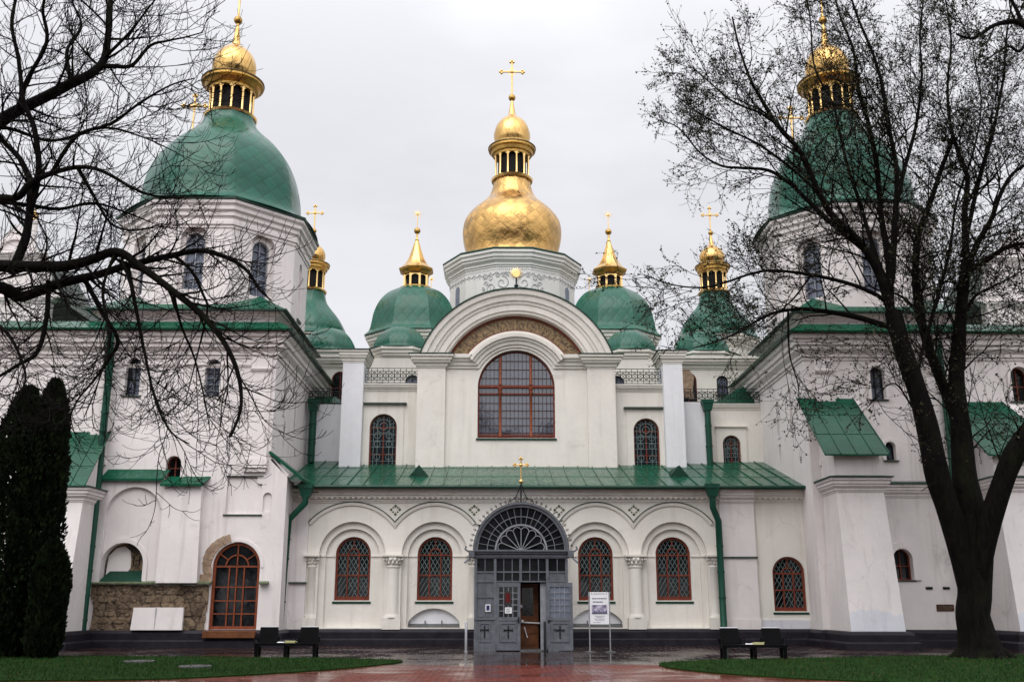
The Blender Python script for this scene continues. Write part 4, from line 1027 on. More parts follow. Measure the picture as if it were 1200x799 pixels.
# right wing front
w1 = (14.56, .37, 2.42, 3.58); w2 = (14.5, .20, 6.95, 7.68); w3 = (14.25, .29, 9.36, 10.70); w4 = (19.95, .36, 9.3, 10.7)
a = MB(); a.panel(rect(11.35, 28, 0, 11.95), [arch(*w1, 20), arch(*w2, 14), arch(*w3, 16), arch(*w4, 18)], YT, .45); part(a, 'wall', 'plaster_white')
window(C, wall_xf(0, YT+.18), w1[0], w1[1]+.004, w1[2], w1[3]+.004, 'small'); window(C, wall_xf(0, YT+.14), w2[0], w2[1]+.004, w2[2], w2[3]+.004, 'plain')
window(C, wall_xf(0, YT+.16), w3[0], w3[1]+.004, w3[2], w3[3]+.004, 'plain'); window(C, wall_xf(0, YT+.16), w4[0], w4[1]+.004, w4[2], w4[3]+.004, 'small')
for (x, h, z0, z1, e) in ((*w1, .30), (*w2, .12), (*w3, .13), (*w4, .14)): part(MB().panel(arch(x, h+e, z0, z1+e*.8, 18), [arch(x, h, z0-.001, z1, 18)], YT-.09, .095), 'window_surround', 'plaster_white')
XR = Matrix.Translation((11.353, 0, 0)) @ Matrix.Rotation(R(-90), 4, 'Z')    # local x -> world -y
side = [arch(-40.6, .16, 8.6, 10.2, 14), arch(-42.6, .17, 8.5, 10.1, 14), rect(-42.75, -42.45, 7.25, 8.2)]
m = MB(); m.panel(rect(-48.5, -YT-.003, 0, 11.95), side, 0, .45); part(m, 'wall', 'plaster_white', xf=XR)
window(C, XR @ Matrix.Translation((0, .22, 0)), -40.6, .17, 8.58, 10.22, 'plain'); window(C, XR @ Matrix.Translation((0, .22, 0)), -42.6, .18, 8.48, 10.12, 'plain')
m = MB(); m.panel(rect(-42.8, -42.4, 7.2, 8.25), [], .2, .03); part(m, 'window', 'pane_dark', xf=XR)
m = MB(); m.sweep([(13.3, YT, 5.5), (28, YT, 5.5)], corn(.24, .5), (0, 0, 1)); lc = part(m, 'cornice', 'plaster_white')
MB().sweep([(13.3, YT, 6.002), (28, YT, 6.002)], [(0, 0), (.3, 0), (.3, .04), (0, .14)], (0, 0, 1)).build('flashing', 'green_dark', lc)
for x in (15.35, 16.0): part(MB().box(x, x+.25, YT-.04, YT+.01, 2.08, 2.17), 'vent', 'dark_void')

def buttress(xf0, xf1, zr0, zr1, xr0, xr1, xt0, xt1, zc):
    """battered buttress: plinth, shaft, cornice, upper block and a steep sheet-metal roof"""
    yb, yt = 36.1, 36.9
    m = MB(); m.hexa([(xf0-.14, yb, 0), (xf1+.05, yb, 0), (xf1+.05, YA-.1, 0), (xf0-.14, YA-.1, 0)], [(xf0, yt, zc), (xf1, yt, zc), (xf1, YA-.1, zc), (xf0, YA-.1, zc)])
    b = part(m, 'buttress', 'plaster_white')
    k = MB(); k.sweep([(xf0, YA-.2, zc), (xf0, yt, zc), (xf1, yt, zc), (xf1, YT+.01, zc)], corn(.26, .52), (0, 0, 1)); k.build('cornice', 'plaster_white', b)
    k = MB(); k.sweep([(xf0, YA-.2, zc+.521), (xf0, yt, zc+.521), (xf1, yt, zc+.521), (xf1, YT+.01, zc+.521)], [(-.3, 0), (.32, 0), (.32, .04), (-.3, .16)], (0, 0, 1)); k.build('flashing', 'green_dark', b)
    k = MB(); k.hexa([(xf0+.02, yt+.05, zc+.5), (xf1-.02, yt+.05, zc+.5), (xf1-.02, YT, zc+.5), (xf0+.02, YT, zc+.5)], [(xf0+.02, yt+.05, zr0), (xf1-.02, yt+.05, zr0), (xf1-.02, YT, zr1-.1), (xf0+.02, YT, zr1-.1)]); k.build('upper_block', 'plaster_white', b)
    rf = slope_roof('roof', xr0, xr1, yt-.3, zr0, YT+.02, zr1, .52, .06, xb0=xt0, xb1=xt1).build('roof', 'green_roof', b)
    k = MB(); k.sweep([(xf0-.14, YA-.2, 0), (xf0-.14, yb, 0), (xf1+.06, yb, 0), (xf1+.06, YT, 0)], PL, (0, 0, 1)); k.build('plinth', 'plinth_stone', b)
    q = random.Random(int(abs(xf0)*100)); fy = lambda z: yb+(yt-yb)*z/zc-.004; k = MB(); n = 26; P = []
    for i in range(n+1):
        u = i/n; z = 1.32+.10*math.sin(5*u+xf0)+q.uniform(-.07, .07)-.12*u; x0_ = xf0-.14*(1-z/zc)+.01; x1_ = xf1+.05*(1-z/zc)-.01; P.append((x0_+(x1_-x0_)*u, fy(z), z))
    k.poly([(xf0-.115, fy(.62), .62), (xf1+.035, fy(.62), .62)] + P[::-1]); k.build('limewash_patch', 'plaster_repair', b)
    return b
buttress(11.72, 13.48, 6.92, 9.42, 11.3, 13.72, 10.98, 13.2, 5.55)
buttress(17.7, 20.2, 6.92, 9.3, 17.4, 20.4, 16.7, 19.1, 5.55)
buttress(-18.9, -15.98, 5.72, 8.02, -18.6, -15.85, -18.4, -15.85, 5.15)

# upper tiers, skirts and octagons of the two stair towers
def tower(cx, sgn, kr=1.0):
    hw = 3.78 if sgn < 0 else 3.4; cy = YT+hw+.35; ph = -PI/2+PI/8
    sq = lambda h, z: [(cx-h, cy-h, z), (cx+h, cy-h, z), (cx+h, cy+h, z), (cx-h, cy+h, z)]
    t = MB(); t.hexa(sq(hw-.25, 12.0), sq(hw-.25, 13.0)); tt = part(t, 'tower_base', 'plaster_white')
    k = MB(); k.sweep([(cx-hw+.25, cy-hw+.25, 12.72), (cx+hw-.25, cy-hw+.25, 12.72), (cx+hw-.25, cy+hw-.25, 12.72), (cx-hw+.25, cy+hw-.25, 12.72)], corn(.34, .3), (0, 0, 1), closed=True); k.build('cornice', 'plaster_white', tt)
    h1 = hw+.22; Rr = 4.0*kr; G = 4.0*(kr-1)
    oc = ngon(8, Rr, cx, cy, 14.25, ph)
    s = MB(); b0 = sq(h1, 13.03); eight = []
    order = [(-1, -1), (1, -1), (1, 1), (-1, 1)]
    for i, p in enumerate(b0): eight += [p, p]
    low = []
    # each square side carries two octagon corners
    pts = []
    for k_, (sx, sy) in enumerate([(0, -1), (1, 0), (0, 1), (-1, 0)]):
        if sy: xs = (-h1, h1) if sy < 0 else (h1, -h1); pts += [(cx+xs[0], cy+sy*h1, 13.03), (cx+xs[1], cy+sy*h1, 13.03)]
        else: ys = (-h1, h1) if sx > 0 else (h1, -h1); pts += [(cx+sx*h1, cy+ys[0], 13.03), (cx+sx*h1, cy+ys[1], 13.03)]
    ob = ngon(8, Rr*.99, cx, cy, 13.35, ph)
    ang = lambda p: math.atan2(p[1]-cy, p[0]-cx)
    # octagon vertices in order starting at the front side's left corner
    o8 = sorted(ob, key=lambda p: (ang(p)+PI*.75+.0) % (2*PI)); 
    bb = len(s.v); s.v += pts + o8
    for i in range(4):
        a_, b_ = bb+2*i, bb+2*i+1; c_, d_ = bb+8+(2*i) % 8, bb+8+(2*i+1) % 8
        s.face((a_, b_, d_, c_)); n_ = bb+8+(2*i+2) % 8
        # raised corner: small hipped pyramid
        apex = len(s.v); mx_, my_ = (s.v[d_][0]+s.v[n_][0])/2, (s.v[d_][1]+s.v[n_][1])/2
        s.v.append((mx_, my_, 14.0)); s.face((b_, n_, apex)); s.face((b_, apex, d_)); s.face((d_, apex, n_))
    s.face([bb+2*i for i in range(4)]); sk = part(s, 'skirt_roof', 'green_roof')
    g = MB(); g.sweep(sq(h1-.05, 12.97), [(-.3, 0), (.1, 0), (.1, .07), (-.3, .1)], (0, 0, 1), closed=True); g.build('eaves', 'green_dark', sk)
    # octagon: each face a wall with a tall arched recess
    ap = Rr*math.cos(PI/8); half = Rr*math.sin(PI/8)
    dm = None
    for k_ in range(8):
        a_ = -PI/2+k_*PI/4; X = Matrix.Translation((cx, cy, 0)) @ Matrix.Rotation(a_+PI/2, 4, 'Z') @ Matrix.Translation((0, -ap, 0))
        if math.sin(a_) > .3 and k_ not in (2, 6): 
            m = MB(); m.panel(rect(-half, half, 13.0, 17.0), [], 0, .3); part(m, 'octagon_wall', 'plaster_white', xf=X); continue
        real = k_ in (0, 1, 7)
        m = MB(); m.panel(rect(-half, half, 13.0, 17.0), [arch(0, .56 if real else .32, 13.95 if real else 13.7, 16.72 if real else 16.3, 22)], 0, .3); ow = part(m, 'octagon_wall', 'plaster_white', xf=X)
        if real:
            m = MB(); m.panel(rect(-.7, .7, 13.7, 16.9), [arch(0, .40, 13.98, 16.45, 20)], .2, .25); m.build('recess', 'plaster_white', ow, xf=X)
            window(C, X @ Matrix.Translation((0, .25, 0)), 0, .40, 13.98, 16.45, 'pale')
        else:
            m = MB(); m.panel(rect(-.5, .5, 13.5, 16.5), [], .22, .05); m.build('recess', 'plaster_white', ow, xf=X)
            m = MB(); m.box(-.36, .36, -.07, .2, 13.58, 13.69); m.build('ledge', 'flash_dark', ow, xf=X)
    k = MB(); k.sweep(ngon(8, Rr, cx, cy, 16.62, ph), [(0, 0), (.04, 0), (.04, .1), (.1, .14), (.1, .3), (.06, .34), (.06, .42), (.16, .5), (.16, .66), (.26, .74), (.26, .9), (.36, 1.0), (.36, 1.14), (0, 1.14)], (0, 0, 1), closed=True); tc_ = part(k, 'cornice', 'plaster_white')
    k = MB(); k.lathe([(4.38+G, 17.74), (4.46+G, 17.77), (4.46+G, 17.88), (3.6+G, 18.05)], 64, cx, cy, 8, 1.0, ph); k.build('eaves', 'green_dark', tc_, smooth=20)
    d = dome([(4.42+G, 17.86), (3.95+G, 18.05), (3.66*kr, 18.4), (3.55*kr, 19.0), (3.5*kr, 19.6), (3.32*kr, 20.4), (2.98*kr, 21.15), (2.4*kr, 21.85), (1.8*kr, 22.4), (1.4, 22.85), (1.22, 23.2), (1.18, 23.5)], cx, cy, 8, 'dome_green', .55,
             ('large' if sgn < 0 else 'partly tree-screened large') + ' green dome of the ' + ('left' if sgn < 0 else 'right') + ' stair tower', ph)
    lantern(d, cx, cy, 23.38, 25.35, 1.02, 12, 1.42, 'gold')
    zb = onion(d, cx, cy, 25.3, 1.03, 2.05, 'gold_smooth', 1.0); cross(d, cx, cy, zb, 2.4)
tower(-13.4, -1); tower(14.75, 1, .9)
# roofs of the wings behind the eaves
for x0, x1 in ((-26, -17.2), (18.9, 28)):
    m = MB(); m.hexa([(x0, YT-.2, 12.0), (x1, YT-.2, 12.0), (x1, 50, 12.0), (x0, 50, 12.0)], [(x0, 40.5, 12.9), (x1, 40.5, 12.9), (x1, 48, 12.9), (x0, 48, 12.9)]); part(m, 'roof', 'green_roof')
# baroque end gables
def gable(cx, sgn, yy=42.0):
    P = [(-4.5, 12), (1.75, 12), (1.75, 14.4), (2.2, 14.55), (2.2, 14.8), (1.95, 14.95), (1.6, 15.3), (1.45, 15.9), (1.5, 16.3), (1.35, 16.5), (.9, 16.7), (.3, 17.7), (0, 17.9), (-.3, 17.7), (-.9, 16.7), (-1.4, 16.4), (-1.5, 15.5), (-2.2, 14.8), (-4.5, 14.7)]
    m = MB(); m.panel([(cx+sgn*p[0], p[1]) for p in (P if sgn > 0 else P[::-1])], [], yy, .6); g = part(m, 'gable', 'plaster_white')
    k = MB(); k.sweep([(cx+sgn*p[0], yy, p[1]) for p in (P[2:-1] if sgn < 0 else P[2:-1][::-1])] if False else [(cx-sgn*.0+q, yy, z) for q, z in ((-1.7, 14.2), (1.7, 14.2))], corn(.2, .3), (0, 0, 1)); k.build('cornice', 'plaster_white', g)
    k = MB(); k.sweep([(cx-1.5, yy, 16.25), (cx+1.5, yy, 16.25)], corn(.22, .3), (0, 0, 1)); 
    for x in (-1.2, 1.2): k.box(cx+x-.2, cx+x+.2, yy-.1, yy, 12.2, 14.2); k.box(cx+x-.16, cx+x+.16, yy-.08, yy, 14.5, 16.25)
    k.ring(cx, 16.55, .62, .74, 0, PI, yy-.1, yy, 20); k.build('pilaster', 'plaster_white', g)
    k = MB(); k.hexa([(cx-2.0, yy+.6, 14.6), (cx+2.0, yy+.6, 14.6), (cx, yy+.6, 17.6)], [(cx-2.0, yy+6, 14.6), (cx+2.0, yy+6, 14.6), (cx, yy+6, 17.6)]); k.build('roof', 'flash_dark', g)
gable(-22.3, 1); gable(22.6, -1)
m = MB(); m.box(-18.6, -17.4, 46, 50, 12.5, 13.5); m.hexa([(-18.9, 45.6, 13.5), (-17.2, 45.6, 13.5), (-18.05, 45.6, 14.4)], [(-18.9, 50, 13.5), (-17.2, 50, 13.5), (-18.05, 50, 14.4)]); part(m, 'dormer', 'flash_dark')
onion(part(MB().lathe([(.22, 17.5), (.2, 18.9)], 16, -22.6, 44), 'turret', 'plaster_white'), -22.6, 44, 18.9, .2, .4, 'gold_smooth', .3)

# ------------------------------------------------------------------ rainwater pipes
def downpipe(P, r, hop=None, label=None):
    m = MB(); m.tube(P, r, 12); 
    for i in range(len(P)-1):
        a_, b_ = Vector(P[i]), Vector(P[i+1]); L = (b_-a_).length
        for q in range(1, int(L/1.1)+1):
            c_ = a_+(b_-a_)*(q/(int(L/1.1)+1)); d_ = (b_-a_).normalized()*.035; m.tube([c_-d_, c_+d_], r*1.14, 12)
    o = part(m, 'downpipe', 'green_pipe', smooth=50)
    if hop:
        x, y, z = hop; h = MB(); h.hexa([(x-r*1.2, y-r*1.2, z-.34), (x+r*1.2, y-r*1.2, z-.34), (x+r*1.2, y+r*1.2, z-.34), (x-r*1.2, y+r*1.2, z-.34)], [(x-.25, y-.2, z), (x+.25, y-.2, z), (x+.25, y+.2, z), (x-.25, y+.2, z)])
        h.box(x-.27, x+.27, y-.22, y+.22, z, z+.16); h.build('hopper', 'green_pipe', o)
    return o
downpipe([(-8.3, 39.15, 5.75), (-8.3, 39.15, 5.35), (-8.95, 39.35, 4.7), (-9.02, 39.35, 2.5), (-9.05, 39.35, .75), (-9.08, 39.2, .12)], .13, (-8.3, 39.2, 5.9))
downpipe([(7.62, 39.3, 5.75), (7.62, 39.3, 5.2), (7.86, 39.55, 4.7), (7.86, 39.55, .8), (7.8, 39.4, .5), (7.8, 39.3, .1)], .13, (7.62, 39.3, 5.95))
downpipe([(-16.0, 37.85, 11.9), (-16.0, 37.9, 11.3), (-16.0, 38.1, 10.8), (-15.98, 38.1, 4.5), (-15.98, 38.05, .1)], .14)
downpipe([(16.75, 38.2, 11.9), (16.75, 38.2, 11), (16.75, 38.25, 6.3), (16.75, 38.0, 5.9), (16.75, 38.0, 2.0)], .11)
downpipe([(-9.25, 44.9, 10.3), (-9.25, 44.9, 7.7)], .16, (-9.25, 44.9, 10.4))
downpipe([(8.75, 44.7, 10.3), (8.75, 44.7, 7.5)], .14, (8.75, 44.7, 10.4))

# ------------------------------------------------------------------ entrance porch (grey iron and glass)
YP = 35.3; HW = 1.62; ZS = 3.33
PO = thing('entrance_porch', 'grey iron and glass entrance porch with arched top and small gilded cross', 'porch', (0, YP, 0))
def pp(mb, name, mat, parent=None, label=None, **k):
    o = mb.build(name, mat, parent or PO, **k)
    if label: o['label'] = label
    return o
m = MB()
for x in (-HW+.05, -.90, .0-.02, .90, HW-.05):
    z0 = 2.28 if abs(x) < .5 else 0
    m.box(x-.045, x+.045, YP-.03, YP+.10, z0, 3.06)
for x in (-1.25, -.6, -.31, .30, .60, 1.25): m.box(x-.016, x+.016, YP+.0, YP+.06, 2.3 if abs(x) < 1 else 1.1, 3.06)
for z in (2.62, 2.30): m.box(-HW+.05, HW-.05, YP-.01, YP+.07, z-.022, z+.022)
for s in (-1, 1):
    x0, x1 = sorted((s*.93, s*1.56)); m.box(x0, x1, YP-.005, YP+.065, 1.76, 1.79)
pp(m, 'frame', 'iron_grey')
pp(MB().box(-HW+.06, HW-.06, YP+.065, YP+.08, 2.3, 3.06), 'pane', 'pane_porch')
for a_, b_ in ((-HW+.05, -.93), (.93, HW-.05)): pp(MB().box(a_, b_, YP+.03, YP+.07, 1.12, 2.6), 'side_light', 'iron_grey')
def latin_cross(mb, x, y, z, h):
    mb.box(x-.022, x+.022, y-.02, y, z, z+h); mb.box(x-h*.34, x+h*.34, y-.021, y, z+h*.58, z+h*.70)
    for q in (-1, 1): mb.box(x+q*h*.34-.014, x+q*h*.34+.014, y-.024, y, z+h*.53, z+h*.75)
for s in (-1, 1):
    x0, x1 = sorted((s*.93, s*1.57))
    m = MB(); m.box(x0-.02, x1+.03, YP-.06, YP+.1, 1.03, 1.11); m.box(x0, x1, YP-.02, YP+.08, .22, 1.03); m.box(x0-.02, x1+.05, YP-.08, YP+.1, 0, .22)
    for z0, z1 in ((.30, .36), (.90, .96)): m.box(x0+.12, x1-.12, YP-.05, YP-.02, z0, z1)
    for xx in (x0+.12, x1-.17): m.box(xx, xx+.05, YP-.051, YP-.02, .30, .96)
    pn = pp(m, 'base_panel', 'iron_grey'); k = MB(); latin_cross(k, (x0+x1)/2, YP-.021, .44, .40); k.build('cross_relief', 'iron_black', pn)
# beam with scrolled brackets
m = MB(); m.sweep([(-HW-.03, YP+.05, 3.07), (HW+.03, YP+.05, 3.07)], [(0, 0), (.08, 0), (.10, .05), (.10, .12), (.16, .16), (.18, .22), (.24, .24), (.24, .29), (0, .29)], (0, 0, 1))
x = -HW
while x < HW: m.ring(x+.05, 3.15, .03, .045, 0, 2*PI, YP-.07, YP-.04, 8); x += .115
for s in (-1, 1):
    m.box(*sorted((s*HW, s*(HW+.2))), YP-.2, YP+.1, 3.12, 3.34); m.tube([(s*(HW+.1), YP-.1, 3.16), (s*(HW+.22), YP-.2, 3.02), (s*(HW+.33), YP-.26, 2.92)], .035, 6)
    m.tube([(s*(HW+.2), YP-.15, 3.3), (s*(HW+.32), YP-.18, 3.38), (s*(HW+.28), YP-.18, 3.48)], .03, 6)
pp(m, 'beam', 'iron_grey')
# glazed tympanum
m = MB(); m.ring(0, ZS, 1.50, 1.62, 0, PI, YP-.05, YP+.1, 48)
ty = pp(m, 'arch_frame', 'iron_grey', smooth=30)
k = MB(); k.ring(0, ZS, 0.002, 1.52, 0, PI, YP+.055, YP+.07, 48); k.build('pane', 'pane_porch', ty)
k = MB(); k.ring(0, ZS, 1.17, 1.19, 0, PI, YP, YP+.045, 40)
for i in range(1, 18):
    a = PI*i/18; k.bar((.93*math.cos(a), ZS+.93*math.sin(a)), (1.5*math.cos(a), ZS+1.5*math.sin(a)), YP+.002, YP+.04, .014)
k.build('glazing_bar', 'bar_grey', ty)
k = MB(); k.ring(0, ZS, .86, .92, 0, PI, YP-.02, YP+.05, 40); k.ring(0, ZS, .001, .09, 0, PI, YP-.02, YP+.05, 14)
for i in range(1, 8):
    a = PI*i/8; k.bar((.08*math.cos(a), ZS+.08*math.sin(a)), (.70*math.cos(a), ZS+.70*math.sin(a)), YP-.01, YP+.04, .026)
for i in range(8):
    a = PI*(i+.5)/8; r = .70*math.sin(PI/16); rc = .70*math.cos(PI/16); k.ring(rc*math.cos(a), ZS+rc*math.sin(a), r-.013, r+.013, a-PI/2, a+PI/2, YP-.01, YP+.04, 12)
k.bar((-1.5, ZS+.02), (1.5, ZS+.02), YP-.02, YP+.05, .04)
k.build('fan_light', 'iron_light', ty)
# barrel roof and side walls back to the church
m = MB()
n = 28
for i in range(n):
    a0, a1 = PI*i/n, PI*(i+1)/n
    q = [(1.60*math.cos(a0), ZS+1.60*math.sin(a0)), (1.66*math.cos(a0), ZS+1.66*math.sin(a0)), (1.66*math.cos(a1), ZS+1.66*math.sin(a1)), (1.60*math.cos(a1), ZS+1.60*math.sin(a1))]
    m.hexa([(x, YP-.12, z) for x, z in q], [(x, YA-.02, z) for x, z in q])
pp(m, 'roof', 'iron_grey')
m = MB()
for s in (-1, 1): m.box(*sorted((s*1.54, s*1.6)), YP+.1, YA-.3, 0, 3.33)
pp(m, 'side_wall', 'iron_grey')
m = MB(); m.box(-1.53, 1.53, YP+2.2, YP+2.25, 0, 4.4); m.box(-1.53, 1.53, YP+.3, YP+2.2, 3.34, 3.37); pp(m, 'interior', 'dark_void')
# cresting of small fleurons and the gilded cross
m = MB(); m.ring(0, ZS, 1.655, 1.675, .02, PI-.02, YP-.07, YP-.03, 48)
for i in range(1, 30):
    a = PI*i/30
    if 13 < i < 17: continue
    c, s = math.cos(a), math.sin(a); b = (1.66*c, YP-.05, ZS+1.66*s); t = (1.80*c, YP-.05, ZS+1.80*s)
    m.tube([b, t], .012, 4)
    for q in (-1, 1): m.tube([(1.72*c, YP-.05, ZS+1.72*s), (1.78*c-q*.05*s, YP-.05, ZS+1.78*s+q*.05*c)], .011, 4)
    m.ball((t[0], t[1], t[2]), .02, 6)
pp(m, 'cresting', 'iron_black')
m = MB(); z0 = 4.97; m.tube([(0, YP, z0), (0, YP, 5.70)], .028, 8)
for s in (-1, 1):
    m.tube([(s*.44, YP, z0-.02), (s*.40, YP, z0+.12), (s*.22, YP, z0+.16), (s*.10, YP, z0+.38), (s*.03, YP, z0+.62)], .018, 6)
    m.tube([(s*.15+.12*s*(1-q/16*.8)*math.cos(1.5*2*PI*q/16), YP, z0+.13+.1*(1-q/16*.8)*math.sin(1.5*2*PI*q/16)) for q in range(17)], .014, 5)
    m.tube([(s*.08, YP, z0+.42), (s*.16, YP, z0+.5), (s*.12, YP, z0+.56)], .012, 5)
fs = pp(m, 'finial_scroll', 'iron_black')
MB().ball((0, YP, 5.73), .085, 12).build('ball', 'gold', fs, smooth=60)
cr = cross(fs, 0, YP, 5.8, .78)
# closed leaf
def leaf(x0, x1, xf, label, glass_mat):
    wd = x1-x0; m = MB(); z0, z1 = .03, 2.26
    m.box(x0, x0+.10, 0, .07, z0, z1); m.box(x1-.10, x1, 0, .07, z0, z1); m.box(x0+.1, x1-.1, 0, .07, z1-.14, z1); m.box(x0+.1, x1-.1, 0, .07, 1.0, 1.12); m.box(x0+.1, x1-.1, .02, .05, z0, 1.0); m.box(x0+.1, x1-.1, -.004, .05, z0, .20)
    for a_, b_ in ((.30, .34), (.90, .94)): m.box(x0+.14, x1-.14, -.01, .02, a_, b_)
    for a_ in (x0+.14, x1-.18): m.box(a_, a_+.04, -.011, .02, .30, .94)
    d = pp(m, 'door', 'iron_grey', label=label, xf=xf)
    k = MB(); latin_cross(k, (x0+x1)/2, .016, .42, .42); k.build('cross_relief', 'iron_black', d, xf=xf)
    k = MB()
    for i in range(1, 4): xx = x0+.1+(wd-.2)*i/4; k.box(xx-.011, xx+.011, .015, .045, 1.12, 2.12)
    for i in range(1, 5): zz = 1.12+1.0*i/5; k.box(x0+.1, x1-.1, .016, .044, zz-.011, zz+.011)
    k.build('glazing_bar', 'iron_light', d, xf=xf)
    MB().box(x0+.09, x1-.09, .045, .058, 1.11, 2.13).build('pane', glass_mat, d, xf=xf)
    k = MB(); k.box(x1-.085 if x0 < 0 else x0+.03, x1-.03 if x0 < 0 else x0+.085, -.012, 0, .92, 1.12); xh = x1-.055 if x0 < 0 else x0+.055
    k.tube([(xh, -.01, 1.02), (xh, -.05, 1.02), (xh+(-.1 if x0 < 0 else .1), -.05, 1.02)], .013, 6); k.build('handle', 'iron_black', d, xf=xf)
    return d
leaf(-.86, -.03, Matrix.Translation((0, YP-.02, 0)), 'closed grey door leaf with paper notices on its glass', 'pane_dark')
XD = Matrix.Translation((.88, YP-.02, 0)) @ Matrix.Rotation(R(-9), 4, 'Z')
leaf(.0, .88, XD, 'grey door leaf swung wide open to the right', 'pane_blue')
# doorway: jamb, inner wooden door with a white push bar
m = MB(); m.box(.66, .88, YP+.12, YP+.18, 0.02, 2.26); pp(m, 'jamb', 'iron_light')
m = MB(); m.box(-.05, .62, YP+.9, YP+.96, .05, 2.24)
for z0, z1 in ((.18, .5), (.56, 1.02)):
    for a_, b_ in ((.02, .26), (.32, .56)): m.box(a_, b_, YP+.87, YP+.9, z0, z1)
di = pp(m, 'inner_door', 'wood_brown', label='brown wooden inner door seen through the open entrance')
MB().box(.05, .44, YP+.885, YP+.899, 1.16, 2.1).build('pane', 'pane_dark', di)
m = MB(); m.tube([(.04, YP+.8, .93), (.66, YP+.8, .90)], .025, 8); m.tube([(.04, YP+.8, .93), (.04, YP+.9, .93)], .03, 8); m.ball((.06, YP+.8, .96), .055, 10); m.build('push_bar', 'white_paint', di, smooth=50)
m = MB(); m.tube([(.12, YP+.78, .78), (.23, YP+.78, .42)], .02, 8); m.build('door_stay', 'white_paint', di, smooth=50)
m = MB(); m.ball((.0, YP+.80, 1.46), .07, 10); m.tube([(.0, YP+.8, 1.46), (.0, YP+.9, 1.46)], .03, 6); m.build('handle', 'white_paint', di, smooth=50)
m = MB(); m.box(-.04, .9, YP-.03, YP+.9, .004, .05); pp(m, 'threshold', 'grey_plate')

# posts by the porch
def post(x, y, h, r, name, label, mat):
    m = MB(); m.lathe([(r*1.6, 0.005), (r*1.6, .02), (r, .03), (r, h-.02), (r*.8, h)], 14, 0, 0); o = m.build(name, mat, smooth=40); o.location = (x, y, 0); tag(o, label, 'post'); return o
post(-1.87, YP-.35, .98, .045, 'steel_post', 'thin pale steel post left of the entrance porch', 'steel')
post(.79, YP-.28, .98, .045, 'black_post', 'short black post standing in front of the open porch doorway', 'iron_black')

# paper notices fixed to the porch
def notice(name, label, x, z, w_, h_, y, mats):
    t = thing(name, label, 'notice', (x, y, z))
    MB().box(x-w_/2, x+w_/2, y-.006, y, z-h_/2, z+h_/2).build('sheet', mats[0], t)
    if len(mats) > 1: MB().box(x-w_*.33, x+w_*.33, y-.010, y-.0065, z-h_*.34, z+h_*.36).build('print', mats[1], t)
    if len(mats) > 2:
        m = MB()
        for i in range(5): m.box(x-w_*.34, x+w_*(.34-.12*(i % 3)), y-.010, y-.0065, z+h_*(.3-.14*i)-.006, z+h_*(.3-.14*i)+.006)
        m.build('lettering', mats[2], t)
notice('framed_notice', 'small white notice with dark blue picture on the grey panel left of the doors', -1.14, 1.42, .17, .24, YP-.012, ('white_paint', 'blue_print'))
notice('red_poster', 'dark red printed poster taped to the upper glass of the closed door leaf', -.46, 1.75, .25, .46, YP-.02, ('pane_dark', 'red_print'))
notice('white_notice', 'pale sheet of paper below the red poster on the closed door leaf', -.44, 1.34, .23, .20, YP-.022, ('white_paint', 'white_paint', 'ink'))

# ------------------------------------------------------------------ free-standing notice board
SB = thing('notice_board', 'white printed poster held between two thin steel poles right of the porch', 'sign', (2.6, 34.5, 0))
for x in (2.26, 2.94):
    m = MB(); m.tube([(x, 34.5, .02), (x, 34.5, 1.95)], .022, 10); p_ = m.build('pole', 'steel', SB, smooth=50)
    m = MB(); m.lathe([(.19, .006), (.19, .025), (.05, .04), (.03, .08)], 24, x, 34.5); m.build('foot', 'grey_plate', p_, smooth=40)
bd = MB().box(2.285, 2.915, 34.485, 34.515, .90, 1.94).build('panel', 'white_paint', SB)
MB().box(2.34, 2.86, 34.476, 34.484, 1.23, 1.52).build('picture', 'picture', bd)
m = MB(); m.box(2.34, 2.86, 34.474, 34.4755, 1.23, 1.28)
for i in range(6):
    x = 2.40+.08*i; h_ = .05+.04*((i*7) % 3); m.box(x, x+.05, 34.472, 34.4755, 1.27, 1.27+h_*.6)
m.build('picture_foreground', 'ink', bd)
m = MB()
for z, a_, b_, t_ in ((1.885, 2.42, 2.80, .016), (1.885, 2.34, 2.38, .03), (1.885, 2.83, 2.87, .03), (1.73, 2.36, 2.86, .03), (1.62, 2.38, 2.74, .03), (1.16, 2.44, 2.80, .012), (1.12, 2.50, 2.72, .012), (1.07, 2.42, 2.78, .012), (1.03, 2.46, 2.76, .012), (.96, 2.38, 2.66, .012)):
    x = a_
    while x < b_-.01:
        e = min(b_, x+rnd.uniform(.03, .09)); m.box(x, e-.012, 34.478, 34.484, z-t_/2, z+t_/2); x = e
m.build('lettering', 'ink', bd)

